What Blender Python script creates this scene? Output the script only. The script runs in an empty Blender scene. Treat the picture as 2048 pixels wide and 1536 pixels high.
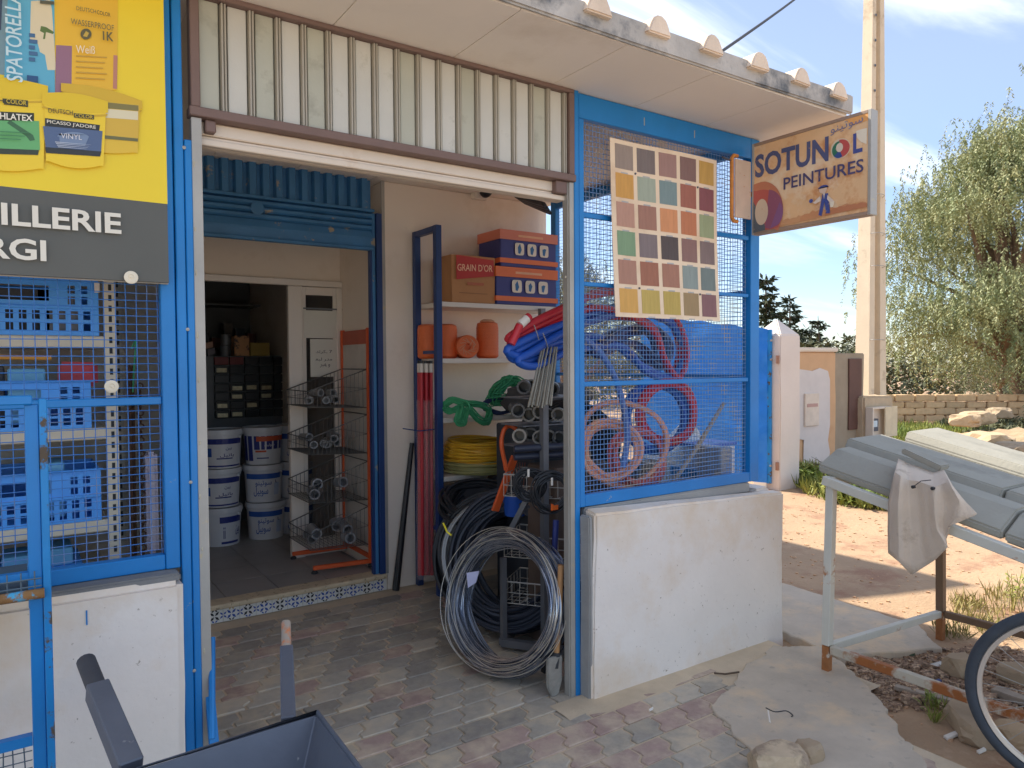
import bpy, bmesh, math, random
from mathutils import Vector, Matrix, noise
R = random.Random(7)
SC = bpy.context.scene
COL = SC.collection
# ---------------------------------------------------------------- camera, sky, sun, exposure
YAW, PITCH, ROLL, FPX, CAMH = math.radians(55.68268), math.radians(-1.68198), math.radians(-0.36315), 1447.54, 1.6
_f = Vector((math.cos(YAW)*math.cos(PITCH), math.sin(YAW)*math.cos(PITCH), math.sin(PITCH)))
_r0 = Vector((math.sin(YAW), -math.cos(YAW), 0)); _u0 = _r0.cross(_f)
_r = _r0*math.cos(ROLL)+_u0*math.sin(ROLL); _u = _u0*math.cos(ROLL)-_r0*math.sin(ROLL)
cd = bpy.data.cameras.new('camera'); cam = bpy.data.objects.new('camera', cd); COL.objects.link(cam)
cd.sensor_width = 36; cd.lens = 36*FPX/2048; cd.clip_start = .05; cd.clip_end = 500
cam.matrix_world = Matrix((( _r.x, _u.x, -_f.x, 0), (_r.y, _u.y, -_f.y, 0), (_r.z, _u.z, -_f.z, CAMH), (0,0,0,1)))
SC.camera = cam
LIGHT = Vector((.32, -1.0, -1.0)).normalized()          # the way the sunlight travels
EL = math.asin(-LIGHT.z); AZ = math.atan2(-LIGHT.x, -LIGHT.y)
w = bpy.data.worlds.new('World'); SC.world = w; w.use_nodes = True
nt = w.node_tree; N = nt.nodes; L = nt.links
bg = N['Background']; bg.inputs[1].default_value = .083
sky = N.new('ShaderNodeTexSky'); sky.sky_type = 'NISHITA'; sky.sun_disc = False
sky.sun_elevation = EL; sky.sun_rotation = AZ; sky.dust_density = .35; sky.ozone_density = 1.6
# thin cirrus on a plane far above: direction / height, stretched
tc = N.new('ShaderNodeTexCoord'); sp = N.new('ShaderNodeSeparateXYZ'); L.new(tc.outputs['Generated'], sp.inputs[0])
def mth(op, a, b=None, c=None):
    n = N.new('ShaderNodeMath'); n.operation = op
    for i, q in enumerate((a, b, c)):
        if q is None: continue
        if isinstance(q, (int, float)): n.inputs[i].default_value = q
        else: L.new(q, n.inputs[i])
    return n.outputs[0]
zz = mth('ADD', mth('MAXIMUM', sp.outputs[2], 0.0), .12)
cb = N.new('ShaderNodeCombineXYZ'); L.new(mth('DIVIDE', sp.outputs[0], zz), cb.inputs[0]); L.new(mth('DIVIDE', sp.outputs[1], zz), cb.inputs[1])
mp = N.new('ShaderNodeMapping'); mp.inputs['Rotation'].default_value = (0,0,math.radians(-28)); mp.inputs['Scale'].default_value = (.55,1.9,1); mp.inputs['Location'].default_value = (.9,.35,0)
L.new(cb.outputs[0], mp.inputs[0])
n1 = N.new('ShaderNodeTexNoise'); n1.inputs['Scale'].default_value = 1.1; n1.inputs['Detail'].default_value = 7; n1.inputs['Roughness'].default_value = .55; n1.inputs['Distortion'].default_value = .5
L.new(mp.outputs[0], n1.inputs['Vector'])
cr = N.new('ShaderNodeMapRange'); cr.interpolation_type = 'SMOOTHSTEP'
cr.inputs[1].default_value = .45; cr.inputs[2].default_value = .76; cr.inputs[3].default_value = .12; cr.inputs[4].default_value = .92
L.new(n1.outputs[0], cr.inputs[0])
el = N.new('ShaderNodeMapRange'); el.interpolation_type = 'SMOOTHSTEP'; el.inputs[1].default_value = .06; el.inputs[2].default_value = .36; el.inputs[3].default_value = .2; L.new(sp.outputs[2], el.inputs[0])
cov = mth('MULTIPLY', cr.outputs[0], el.outputs[0])
tint = N.new('ShaderNodeMix'); tint.data_type = 'RGBA'; tint.blend_type = 'MULTIPLY'; tint.inputs[0].default_value = 1; L.new(sky.outputs[0], tint.inputs[6]); tint.inputs[7].default_value = (.80, .85, .96, 1)
mx = N.new('ShaderNodeMix'); mx.data_type = 'RGBA'; L.new(cov, mx.inputs[0]); L.new(tint.outputs[2], mx.inputs[6]); mx.inputs[7].default_value = (10.5, 10.4, 10.2, 1)
L.new(mx.outputs[2], bg.inputs[0])
sd = bpy.data.lights.new('sun', 'SUN'); sd.energy = 3.3; sd.angle = math.radians(.5); sd.color = (1, .91, .77)
so = bpy.data.objects.new('sun', sd); COL.objects.link(so); so.location = (-3, 12, 14)
so.rotation_euler = LIGHT.to_track_quat('-Z', 'Y').to_euler()
vs = SC.view_settings; vs.view_transform = 'Standard'; vs.look = 'None'; vs.gamma = 1; vs.exposure = 1.4
SC.render.engine = 'CYCLES'; SC.cycles.max_bounces = 12; SC.cycles.diffuse_bounces = 8; SC.cycles.transparent_max_bounces = 12
# ---------------------------------------------------------------- helpers
def ray(px, py): return _f+_r*((px-1024)/FPX)+_u*((768-py)/FPX)
def hit(px, py, ax, c):
    d = ray(px, py); o = Vector((0,0,CAMH)); return o+d*((c-o[ax])/d[ax])
def FX(px, py, c): return hit(px, py, 0, c)
def FY(px, py, c): return hit(px, py, 1, c)
def G(px, py, c=0.0): return hit(px, py, 2, c)
def V(*a): return Vector(a)
def lin(c):
    c /= 255; return c/12.92 if c <= .04045 else ((c+.055)/1.055)**2.4
ORG = {}
def loc_of(o): return ORG.get(o.name, Vector((0,0,0))) if o else Vector((0,0,0))
def tag(o, label=None, cat=None, group=None, kind=None):
    if label: o['label'] = label
    if cat: o['category'] = cat
    if group: o['group'] = group
    if kind: o['kind'] = kind
    return o
def thing(name, label, cat, loc=(0,0,0), group=None, kind=None):
    o = bpy.data.objects.new(name, None); COL.objects.link(o); o.location = loc; o.empty_display_size = .1
    ORG[o.name] = Vector(loc); return tag(o, label, cat, group, kind)
def kids(o): return [c for c in bpy.data.objects if c.parent == o]
def copy_tree(o, loc=None, rz=None, label=None, parent=None):
    c = o.copy(); COL.objects.link(c); c.parent = parent
    if loc is not None: c.location = loc; ORG[c.name] = Vector(loc)
    if rz is not None: c.rotation_euler = (0,0,rz)
    if label: c['label'] = label
    for ch in list(o.children): copy_tree(ch, parent=c)
    return c
class B:
    def __init__(s): s.v = []; s.f = []
    def add(s, vs, fs):
        k = len(s.v); s.v += [Vector(a) for a in vs]; s.f += [tuple(i+k for i in q) for q in fs]; return s
    def box(s, x0, x1, y0, y1, z0, z1):
        return s.add([(x,y,z) for z in (z0,z1) for y in (y0,y1) for x in (x0,x1)],
                     [(0,2,3,1),(4,5,7,6),(0,1,5,4),(2,6,7,3),(0,4,6,2),(1,3,7,5)])
    def obox(s, c, a, b, d):
        c, a, b, d = map(Vector, (c, a, b, d))
        return s.add([c+a*i+b*j+d*k for k in (-1,1) for j in (-1,1) for i in (-1,1)],
                     [(0,2,3,1),(4,5,7,6),(0,1,5,4),(2,6,7,3),(0,4,6,2),(1,3,7,5)])
    def bar(s, p, q, w, h, up=(0,0,1)):
        p, q = Vector(p), Vector(q); d = (q-p); u = Vector(up); a = d.cross(u)
        if a.length < 1e-6: a = d.cross(Vector((1,0,0)))
        a.normalize(); b = a.cross(d).normalized()
        return s.obox((p+q)/2, d/2, a*w/2, b*h/2)
    def tube(s, pts, r, n=8, closed=False, caps=True):
        pts = [Vector(p) for p in pts]; m = len(pts); rr = r if isinstance(r, (list, tuple)) else [r]*m
        rings = []; a = None
        for i, p in enumerate(pts):
            if closed: t = pts[(i+1) % m]-pts[i-1]
            else: t = pts[min(i+1, m-1)]-pts[max(i-1, 0)]
            t.normalize()
            if a is None:
                a = t.cross(Vector((0,0,1)))
                if a.length < .1: a = t.cross(Vector((1,0,0)))
            else: a = a-t*a.dot(t)
            if a.length < 1e-6: a = t.orthogonal()
            a.normalize(); b = t.cross(a)
            rings.append([p+(a*math.cos(2*math.pi*j/n)+b*math.sin(2*math.pi*j/n))*rr[i] for j in range(n)])
        k = len(s.v)
        for q in rings: s.v += q
        for i in range(m if closed else m-1):
            i2 = (i+1) % m
            for j in range(n):
                j2 = (j+1) % n; s.f.append((k+i*n+j, k+i*n+j2, k+i2*n+j2, k+i2*n+j))
        if caps and not closed:
            s.f.append(tuple(k+j for j in reversed(range(n)))); s.f.append(tuple(k+(m-1)*n+j for j in range(n)))
        return s
    def lathe(s, c, prof, n=24, axis=(0,0,1), ref=None, cap=True):
        c = Vector(c); ax = Vector(axis).normalized(); a = Vector(ref) if ref else ax.orthogonal().normalized(); b = ax.cross(a); k = len(s.v)
        for r, z in prof:
            s.v += [c+ax*z+(a*math.cos(2*math.pi*j/n)+b*math.sin(2*math.pi*j/n))*r for j in range(n)]
        for i in range(len(prof)-1):
            for j in range(n):
                j2 = (j+1) % n; s.f.append((k+i*n+j, k+i*n+j2, k+(i+1)*n+j2, k+(i+1)*n+j))
        if cap and prof[0][0] > 1e-4: s.f.append(tuple(k+j for j in reversed(range(n))))
        if cap and prof[-1][0] > 1e-4: s.f.append(tuple(k+(len(prof)-1)*n+j for j in range(n)))
        return s
    def prism(s, poly, ext):
        poly = [Vector(p) for p in poly]; e = Vector(ext); n = len(poly)
        return s.add(poly+[p+e for p in poly], [tuple(reversed(range(n))), tuple(range(n, 2*n))]+[(i, (i+1) % n, n+(i+1) % n, n+i) for i in range(n)])
    def flat(s, poly): return s.add(poly, [tuple(range(len(poly)))])
    def ring(s, c, nrm, rad, r, seg=28, n=6, jit=0, ph=0, sq=1):
        nrm = Vector(nrm).normalized(); a = nrm.orthogonal().normalized(); b = nrm.cross(a); pts = []
        j1, j2, j3 = (R.uniform(-jit, jit) for _ in range(3))
        for i in range(seg):
            t = 2*math.pi*i/seg; q = rad+j1*math.cos(2*t+ph)+j2*math.sin(t*3)
            pts.append(Vector(c)+(a*math.cos(t)+b*math.sin(t)*sq)*q+nrm*(j3*math.sin(t+ph)))
        return s.tube(pts, r, n, True)
    def mesh(s, name, m, o=Vector((0,0,0)), smooth=False, bev=0, seg=1):
        me = bpy.data.meshes.new(name); me.from_pydata([tuple(p-o) for p in s.v], [], s.f)
        bm = bmesh.new(); bm.from_mesh(me); bmesh.ops.recalc_face_normals(bm, faces=bm.faces)
        if bev:
            es = [e for e in bm.edges if len(e.link_faces) == 2 and e.calc_face_angle(0) > .6]
            bmesh.ops.bevel(bm, geom=es, offset=bev, segments=seg, affect='EDGES', clamp_overlap=True)
        if smooth:
            for f in bm.faces: f.smooth = True
            for e in bm.edges:
                if len(e.link_faces) == 2 and e.calc_face_angle(0) > .7: e.smooth = False
        bm.to_mesh(me); bm.free()
        if m: me.materials.append(m)
        return me
    def make(s, name, m, parent=None, smooth=False, bev=0, seg=1, label=None, cat=None, group=None, kind=None, loc=None):
        po = loc_of(parent)
        if loc is None: o0 = po if parent else Vector((0,0,0))
        else: o0 = Vector(loc)
        o = bpy.data.objects.new(name, s.mesh(name, m, o0, smooth, bev, seg)); COL.objects.link(o)
        o.location = o0-po; o.parent = parent; ORG[o.name] = o0
        return tag(o, label, cat, group, kind)
MATS = {}
def M(name, col, rough=.6, metal=0., var=.14, vs=5., bump=.12, bs=90., second=None, k=1.18, rnd=0., alpha=1., trans=0., streak=0., third=None):
    """procedural paint: base colour varied by noise, optional second tone (rust, dirt, chips) by thresholded noise, fine bump"""
    if name in MATS: return MATS[name]
    m = bpy.data.materials.new(name); m.use_nodes = True; t = m.node_tree; nn = t.nodes; ll = t.links
    p = nn['Principled BSDF']; base = [min(.92, lin(c)*k) for c in col]
    p.inputs['Roughness'].default_value = rough; p.inputs['Metallic'].default_value = metal
    if alpha < 1: p.inputs['Alpha'].default_value = alpha
    if trans: p.inputs['Transmission Weight'].default_value = trans
    g = nn.new('ShaderNodeNewGeometry'); pos = g.outputs['Position']
    if streak:
        mpn = nn.new('ShaderNodeMapping'); mpn.inputs['Scale'].default_value = (1,1,1/streak) if streak > 0 else (1, 1, 1); ll.new(pos, mpn.inputs[0]); pos = mpn.outputs[0]
    def nz(scale, det=4, rg=.6):
        q = nn.new('ShaderNodeTexNoise'); q.inputs['Scale'].default_value = scale; q.inputs['Detail'].default_value = det; q.inputs['Roughness'].default_value = rg
        ll.new(pos, q.inputs['Vector']); return q.outputs[0]
    h = nn.new('ShaderNodeHueSaturation'); h.inputs['Color'].default_value = (*base, 1)
    mr = nn.new('ShaderNodeMapRange'); mr.inputs[1].default_value = .25; mr.inputs[2].default_value = .75; mr.inputs[3].default_value = 1-var; mr.inputs[4].default_value = 1+var
    ll.new(nz(vs), mr.inputs[0]); val = mr.outputs[0]
    if rnd:
        oi = nn.new('ShaderNodeObjectInfo'); r2 = nn.new('ShaderNodeMapRange'); r2.inputs[3].default_value = 1-rnd; r2.inputs[4].default_value = 1+rnd
        ll.new(oi.outputs['Random'], r2.inputs[0]); mm = nn.new('ShaderNodeMath'); mm.operation = 'MULTIPLY'; ll.new(val, mm.inputs[0]); ll.new(r2.outputs[0], mm.inputs[1]); val = mm.outputs[0]
    ll.new(val, h.inputs['Value']); out = h.outputs[0]
    for sec in (second, third):
        if not sec: continue
        c2, sc2, th, soft = sec[:4]
        q = nn.new('ShaderNodeMapRange'); q.inputs[1].default_value = th-soft; q.inputs[2].default_value = th+soft; ll.new(nz(sc2, 6, .65), q.inputs[0])
        x = nn.new('ShaderNodeMix'); x.data_type = 'RGBA'; ll.new(q.outputs[0], x.inputs[0]); ll.new(out, x.inputs[6]); x.inputs[7].default_value = (*[min(.9, lin(c)*k) for c in c2], 1); out = x.outputs[2]
        if len(sec) > 4:
            rr = nn.new('ShaderNodeMapRange'); rr.inputs[3].default_value = rough; rr.inputs[4].default_value = sec[4]; ll.new(q.outputs[0], rr.inputs[0]); ll.new(rr.outputs[0], p.inputs['Roughness'])
    ll.new(out, p.inputs['Base Color'])
    if bump:
        bn = nn.new('ShaderNodeBump'); bn.inputs['Strength'].default_value = bump; bn.inputs['Distance'].default_value = .01; ll.new(nz(bs, 5), bn.inputs['Height']); ll.new(bn.outputs[0], p.inputs['Normal'])
    MATS[name] = m; return m
def text(s, font_scale=1.0, bold=0.0):
    c = bpy.data.curves.new('t', 'FONT'); c.body = s; c.size = 1; c.offset = bold; c.resolution_u = 3
    o = bpy.data.objects.new('t', c); COL.objects.link(o); dg = bpy.context.evaluated_depsgraph_get(); dg.update()
    e = o.evaluated_get(dg); me = e.to_mesh(); vs = [v.co.copy() for v in me.vertices]; fs = [tuple(p.vertices) for p in me.polygons]
    e.to_mesh_clear(); bpy.data.objects.remove(o); bpy.data.curves.remove(c); return vs, fs
def letter(b, s, o, u, v, width, height, bold=.0, shear=0.):
    """lettering on the plane o,u,v fitted to width x height"""
    vs, fs = text(s, bold=bold)
    if not vs: return b
    x0 = min(q.x for q in vs); x1 = max(q.x for q in vs); y0 = min(q.y for q in vs); y1 = max(q.y for q in vs)
    o, u, v = Vector(o), Vector(u), Vector(v)
    return b.add([o+u*((q.x-x0)/(x1-x0)*width+shear*(q.y-y0)/(y1-y0))+v*((q.y-y0)/(y1-y0)*height) for q in vs], fs)
def arc(cx, cy, r, a0, a1, n=16, ry=None):
    ry = ry or r
    return [(cx+r*math.cos(math.radians(a0+(a1-a0)*i/n)), cy+ry*math.sin(math.radians(a0+(a1-a0)*i/n))) for i in range(n+1)]
def rough(b, step=.12, amp=.004, bev=.012, seed=0):
    """bevel, cut up and shake a solid so that its edges are not ruler straight"""
    me = b.mesh('x', None, bev=bev, seg=2); bm = bmesh.new(); bm.from_mesh(me); bpy.data.meshes.remove(me)
    for _ in range(3):
        es = [e for e in bm.edges if e.calc_length() > step]
        if not es: break
        bmesh.ops.subdivide_edges(bm, edges=es, cuts=1, use_grid_fill=True)
    bmesh.ops.triangulate(bm, faces=[f for f in bm.faces if len(f.verts) > 4])
    for v in bm.verts: v.co += Vector(noise.noise_vector(v.co*7+V(seed,0,0)))*amp+Vector(noise.noise_vector(v.co*1.7+V(0,seed,3)))*amp*1.5
    o = B(); bm.verts.index_update(); o.v = [v.co.copy() for v in bm.verts]; o.f = [tuple(v.index for v in f.verts) for f in bm.faces]; bm.free(); return o
def stone(c, sx, sy, sz, seed, rz=0.):
    bm = bmesh.new(); bmesh.ops.create_icosphere(bm, subdivisions=3 if max(sx, sy) > .03 else 1, radius=1)
    o = B(); rot = Matrix.Rotation(rz, 3, 'Z')
    for v in bm.verts:
        d = v.co.normalized(); q = 1+.28*noise.noise(d*1.6+V(seed,seed*2,0))+.14*noise.noise(d*3.6+V(0,seed,seed))+.07*noise.noise(d*9+V(seed,0,seed))
        p = V(max(-.78, min(.78, d.x*q)), max(-.8, min(.8, d.y*q)), max(-.75, min(.75, d.z*q)))
        o.v.append(Vector(c)+rot @ V(p.x*sx, p.y*sy, p.z*sz))
    bm.verts.index_update(); o.f = [tuple(v.index for v in f.verts) for f in bm.faces]; bm.free(); return o
# ---------------------------------------------------------------- paints and stuffs
BLUE = M('blue_paint', (20,126,200), .42, var=.1, bump=.05, bs=40, second=((150,158,160), 10, .715, .012), third=((120,110,98), 46, .73, .012), k=1.0)
BLUED = M('old_blue_paint', (66,126,176), .5, var=.16, bump=.08, second=((168,158,140), 9, .655, .02), k=1.0)
BLUEC = M('chipped_blue_paint', (22,134,205), .45, var=.12, bump=.1, second=((92,80,66), 11, .60, .02, .8), k=1.0)
NAVY = M('navy_paint', (40,70,125), .4, var=.1, bump=.04, k=.9)
WALL = M('white_wash', (226,219,211), .85, var=.05, vs=2.5, bump=.35, bs=22, second=((160,148,134), 42, .675, .03), third=((214,194,168), 1.5, .60, .12), k=1.12)
CEM = M('grey_render', (146,146,144), .9, var=.12, bump=.35, bs=45)
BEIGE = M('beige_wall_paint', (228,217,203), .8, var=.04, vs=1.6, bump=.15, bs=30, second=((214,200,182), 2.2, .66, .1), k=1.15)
CEIL = M('cream_soffit_paint', (226,219,210), .8, var=.05, vs=1.2, bump=.08, second=((212,202,190), 1.6, .64, .1), k=1.12)
MORT = M('old_mortar', (170,166,160), .95, var=.2, bump=.5, bs=30, second=((96,100,104), 3.2, .55, .06))
TILE = M('roof_tile_clay', (214,196,176), .9, var=.15, bump=.3)
GALV = M('galvanised_steel', (160,158,152), .5, .25, var=.12, bump=.06, second=((176,166,140), 12, .66, .03))
STRA = M('grey_white_sheet', (196,196,188), .45, var=.06, vs=3, bump=.04, second=((168,168,156), 6, .64, .06), k=1.1)
STRB = M('grey_green_sheet', (176,178,164), .5, var=.07, vs=3, bump=.05, second=((156,156,142), 5, .62, .06), k=1.1)
STRC = M('shaded_rib_sheet', (166,162,150), .5, var=.06, bump=.04, k=1.1)
BROWN = M('brown_angle_iron', (112,92,86), .6, var=.12, bump=.1)
CREAMM = M('cream_metal', (208,196,180), .5, var=.05, bump=.04, second=((190,166,140), 3, .66, .08))
WHITE = M('white_plastic', (214,208,198), .4, var=.03, bump=.02)
PVC = M('white_door_frame', (220,212,202), .35, var=.03, bump=.02)
GLASS = bpy.data.materials.new('window_glass'); GLASS.use_nodes = True
_p = GLASS.node_tree.nodes['Principled BSDF']; _p.inputs['Base Color'].default_value = (.02,.025,.03,1); _p.inputs['Roughness'].default_value = .05; _p.inputs['Alpha'].default_value = .45
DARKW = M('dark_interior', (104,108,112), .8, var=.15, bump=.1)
FLOORT = M('grey_floor_tile', (150,146,140), .4, var=.1, bump=.05, rnd=.05)
TRAV = M('travertine_sill', (196,180,150), .7, var=.16, vs=14, bump=.15, second=((140,124,98), 30, .62, .03))
SANDJ = M('sand_joint', (182,166,142), .95, var=.14, bump=.4, bs=120, k=1.3)
GROUND = M('sandy_earth', (218,184,148), .97, var=.13, vs=1.4, bump=1.0, bs=34, second=((196,152,122), 2.2, .57, .06), third=((226,192,158), 9, .63, .05), k=.62)
CONC = M('worn_concrete', (178,166,149), .93, var=.15, vs=4, bump=.4, bs=40, second=((200,178,148), 2.4, .57, .08), third=((150,142,130), 18, .68, .08), k=1.22)
BLACK = M('black_plastic', (34,36,40), .38, var=.1, bump=.03)
BLACKM = M('black_rubber', (44,46,50), .6, var=.12, bump=.1)
DGREY = M('dark_grey_steel', (76,80,90), .45, .2, var=.1, bump=.06, second=((140,140,140), 60, .74, .02))
GREYS = M('grey_steel', (110,112,116), .5, .3, var=.12, bump=.06)
ORANGE = M('orange_paint', (214,92,44), .45, var=.1, bump=.05)
RED = M('red_plastic_pipe', (180,40,52), .4, var=.08, bump=.03)
BLUEP = M('blue_plastic_pipe', (32,82,172), .42, var=.08, bump=.03)
CRATE = M('blue_crate_plastic', (66,144,232), .4, var=.07, bump=.03, k=1.3)
RUST = M('rusted_iron', (150,98,58), .85, var=.25, vs=14, bump=.3, second=((196,190,176), 8, .6, .04))
WOOD = M('bare_wood', (176,132,88), .7, var=.16, vs=16, bump=.12, streak=8)
GREYW = M('weathered_wood', (150,138,124), .85, var=.2, vs=12, bump=.3)
CARD = M('brown_cardboard', (176,128,86), .85, var=.06, bump=.05)
# ---------------------------------------------------------------- ground
def sheet(name, x0, x1, y0, y1, nx, ny, zf, m):
    b = B(); b.v = [V(x0+(x1-x0)*i/nx, y0+(y1-y0)*j/ny, 0) for j in range(ny+1) for i in range(nx+1)]
    for p in b.v: p.z = zf(p.x, p.y)
    b.f = [(j*(nx+1)+i, j*(nx+1)+i+1, (j+1)*(nx+1)+i+1, (j+1)*(nx+1)+i) for j in range(ny) for i in range(nx)]
    return b.make(name, m, kind='structure', smooth=True)
sheet('ground', -160, 320, -160, 320, 8, 8, lambda x, y: -.07, GROUND)
def yard(x, y):
    e = min(1, max(0, min(x-3.0, 34-x, y+9, 21-y)/1.5))
    return -.066+e*(.045+.012*noise.noise(V(x*1.1, y*1.1, 0))+.02*noise.noise(V(x*.35, y*.35, 4))+.006*noise.noise(V(x*6, y*6, 2)))
YARD = sheet('sand_yard', 3.0, 34, -9, 21, 170, 170, yard, GROUND)
def slab(name, poly, z0, z1, m, seed=1, n=4, amp=.03):
    q = []
    for i, p in enumerate(poly):
        a = V(*p); c = V(*poly[(i+1) % len(poly)])
        for k in range(n):
            t = a.lerp(c, k/n); nz = noise.noise_vector(V(t.x*3, t.y*3, seed))+noise.noise_vector(V(t.x*11, t.y*11, seed))*.6+noise.noise_vector(V(t.x*34, t.y*34, seed))*.3; q.append(V(t.x+nz.x*amp, t.y+nz.y*amp, z0))
    return B().prism(q, (0,0,z1-z0)).make(name, m, kind='structure', bev=.006)
def gp(*pp): return [tuple(G(*p).xy) for p in pp]
slab('concrete_apron', [(3.7,2.6),(3.72,6.2),(4.5,6.0),(4.52,3.2),(4.46,2.2),(4.2,1.95),(3.62,2.2)], -.06, .003, CONC, 3, 20, .025)
slab('concrete_patch', [(2.62,2.24),(2.95,2.33),(3.42,2.46),(3.66,2.36),(3.46,2.0),(3.28,1.76),(3.02,1.5),(2.78,1.3),(2.5,1.1),(2.0,.9),(1.9,1.3),(2.3,1.62)], -.07, .012, CONC, 8, 22, .045)
B().box(-3, 3.05, -2.2, 4.72, -.06, -.004).make('sand_bed', SANDJ, kind='structure')
sheet('wall_foot_dust', 2.0, 3.5, 1.9, 2.64, 70, 40, lambda x, y: -.012+.021*min(1, max(0, (y-2.30-.10*noise.noise(V(x*2.2, y*2.2, 1))-.05*noise.noise(V(x*7, y*7, 4)))/.2)), SANDJ)
# interlocking pavers, each its own piece
PAV = [M('grey_paver', (154,147,135), .9, var=.12, vs=22, bump=.4, bs=60, k=1.4, rnd=.16, second=((178,164,142), 5, .56, .12)),
       M('red_paver', (150,129,120), .9, var=.12, vs=22, bump=.4, bs=60, k=1.4, rnd=.14, second=((178,162,142), 5, .56, .12)),
       M('dark_paver', (138,132,123), .9, var=.14, vs=22, bump=.4, bs=60, k=1.4, rnd=.14, second=((160,150,132), 5, .58, .12))]
pave = B().box(-3, 3.04, -2.19, 4.71, -.061, -.001).make('porch_paving', SANDJ, kind='structure')
pl, pw, g = .168, .140, .010
zig = [(0,0),(-.003,.26),(.012,.36),(.036,.46),(.040,.58),(.037,1)]
poly = [(g/2+a, g/2+c*(pw-g)) for a, c in zig]+[(pl-g/2+a, g/2+c*(pw-g)) for a, c in reversed(zig)]
pm = [B().prism([(a-pl/2, c-pw/2, 0) for a, c in poly], (0,0,.022)).mesh('paver', PAV[i], bev=.004) for i in range(3)]
cnt = 0; cand = []
for j in range(48):
    y = 4.62-j*pw
    for i in range(34):
        x = -2.6+i*pl+(.5*pl if j % 2 else 0)+.034*0
        if y < -2.0: continue
        vis = (y > 2.62 and .3 < x < 2.45) or (y <= 2.62 and y > 1.12 and .4 < x < 3.0 and x < 2.05+(y-1.2)*.55 and not (y > 2.5 and x > 2.1)) or (y <= 1.2 and .2 < x < 2.0)
        if y > 4.6: continue
        d = (V(x, y, 0)-V(0,0,1.6)).length
        fr = (V(x,y,0)-V(0,0,CAMH)); zc = fr.dot(_f)
        inf = zc > .3 and abs(fr.dot(_r)/zc*FPX) < 1060 and (-fr.dot(_u)/zc*FPX) < 800
        cand.append((0 if vis and inf else 100, d, x, y))
cand.sort(); rest = [B(), B(), B()]
for k, (far_, d, x, y) in enumerate(cand):
    redz = noise.noise(V(x*2.3, y*2.6, 9))
    t = 1 if (redz > .12 and x > 1.55 and y < 2.7 and R.random() < .6) or R.random() < (.24 if y < 3 else .26) else (2 if R.random() < .3 or y > 3.9 and R.random() < .5 else 0)
    z = -.0165+R.uniform(-.003,.003)
    if k < 299 and not far_:
        o = bpy.data.objects.new('paver', pm[t]); COL.objects.link(o); o.parent = pave
        o.location = (x+R.uniform(-.002,.002), y+R.uniform(-.002,.002), z); o.rotation_euler = (R.uniform(-.012,.012), R.uniform(-.01,.01), R.uniform(-.015,.015))
    elif x < 2.9: rest[t].prism([(x+a-pl/2, y+c-pw/2, z) for a, c in poly], (0,0,.02))
for i in range(3): rest[i].make('outer_paver', PAV[i], pave, kind='stuff')
B().box(-7, 3.0, -11, -2.21, -.06, -.002).make('bounce_slab', M('pale_bounce_concrete', (206,199,188), .95, var=.1, vs=3, bump=.3), kind='structure')  # unseen pale slab added behind the camera to bounce light into the porch
# ---------------------------------------------------------------- the shop itself
shop = thing('hardware_shop', 'cream rendered hardware shop with blue roller shutter and open porch', 'shop', (2.1, 4.7, 0))
b = B().box(2.12, 3.56, 4.70, 5.6, -.05, 2.878).box(2.12, 2.3, 5.6, 9, -.05, 2.878).box(3.4, 3.56, 5.6, 9, -.05, 2.878)
rough(b, .5, .002, .012).make('back_wall', BEIGE, shop)
B().box(2.112, 2.135, 4.688, 4.699, .12, 2.87).make('wall_corner_trim', GALV, shop)
B().box(-2.4, 2.119, 5.5, 5.6, 2.245, 2.878).box(-2.4, .05, 4.76, 5.499, .12, 2.87).make('lintel', BEIGE, shop)
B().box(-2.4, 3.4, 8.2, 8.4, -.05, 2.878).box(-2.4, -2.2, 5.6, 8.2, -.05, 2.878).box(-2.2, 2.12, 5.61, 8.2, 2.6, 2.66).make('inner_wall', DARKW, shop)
# roof slab, soffit boards, clay tile ends bedded in mortar
rough(B().box(-2.6, 3.62, 2.17, 9.2, 2.897, 2.985), .35, .007, .012, 2).make('roof_slab', MORT, shop)
rough(B().box(-2.6, 3.625, 2.142, 2.164, 2.874, 2.975), .16, .006, .008, 6).make('eave_mortar', MORT, shop)
for i in range(12):
    x1 = 3.605-i*.52
    for (ya, yb) in ((2.165, 3.6), (3.604, 4.9)):
        B().box(x1-.516, x1, ya, yb, 2.872, 2.896).make('soffit_board', CEIL, shop)
for i in range(8):
    x = 3.475-i*.322
    n = 7; pr = [V(x+.055*math.cos(math.pi*k/n)*(1 if 0 < k < n else 1.25), 2.115, 2.93+.078*math.sin(math.pi*k/n)**.75) for k in range(n+1)]
    rough(B().prism(pr, (0, 3.4, .12)), .3, .005, .006, i).make('roof_tile', TILE, shop)
B().box(-2.6, 3.55, 2.28, 9, 2.986, 3.03).make('tile_bed', TILE, shop)
# unseen block added on the roof so its corner throws the pointed yard shadow
B().prism([(3.60,8.80,3.0),(1.9,9.44,3.0),(1.9,12,3.0),(3.60,12,3.0)], (0,0,3.4)).make('shadow_block', WALL, shop)
B().prism([(3.60,9.5,-.05),(1.9,9.5,-.05),(1.9,12,-.05),(3.60,12,-.05)], (0,0,3.04)).make('rear_wall', WALL, shop)
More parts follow.
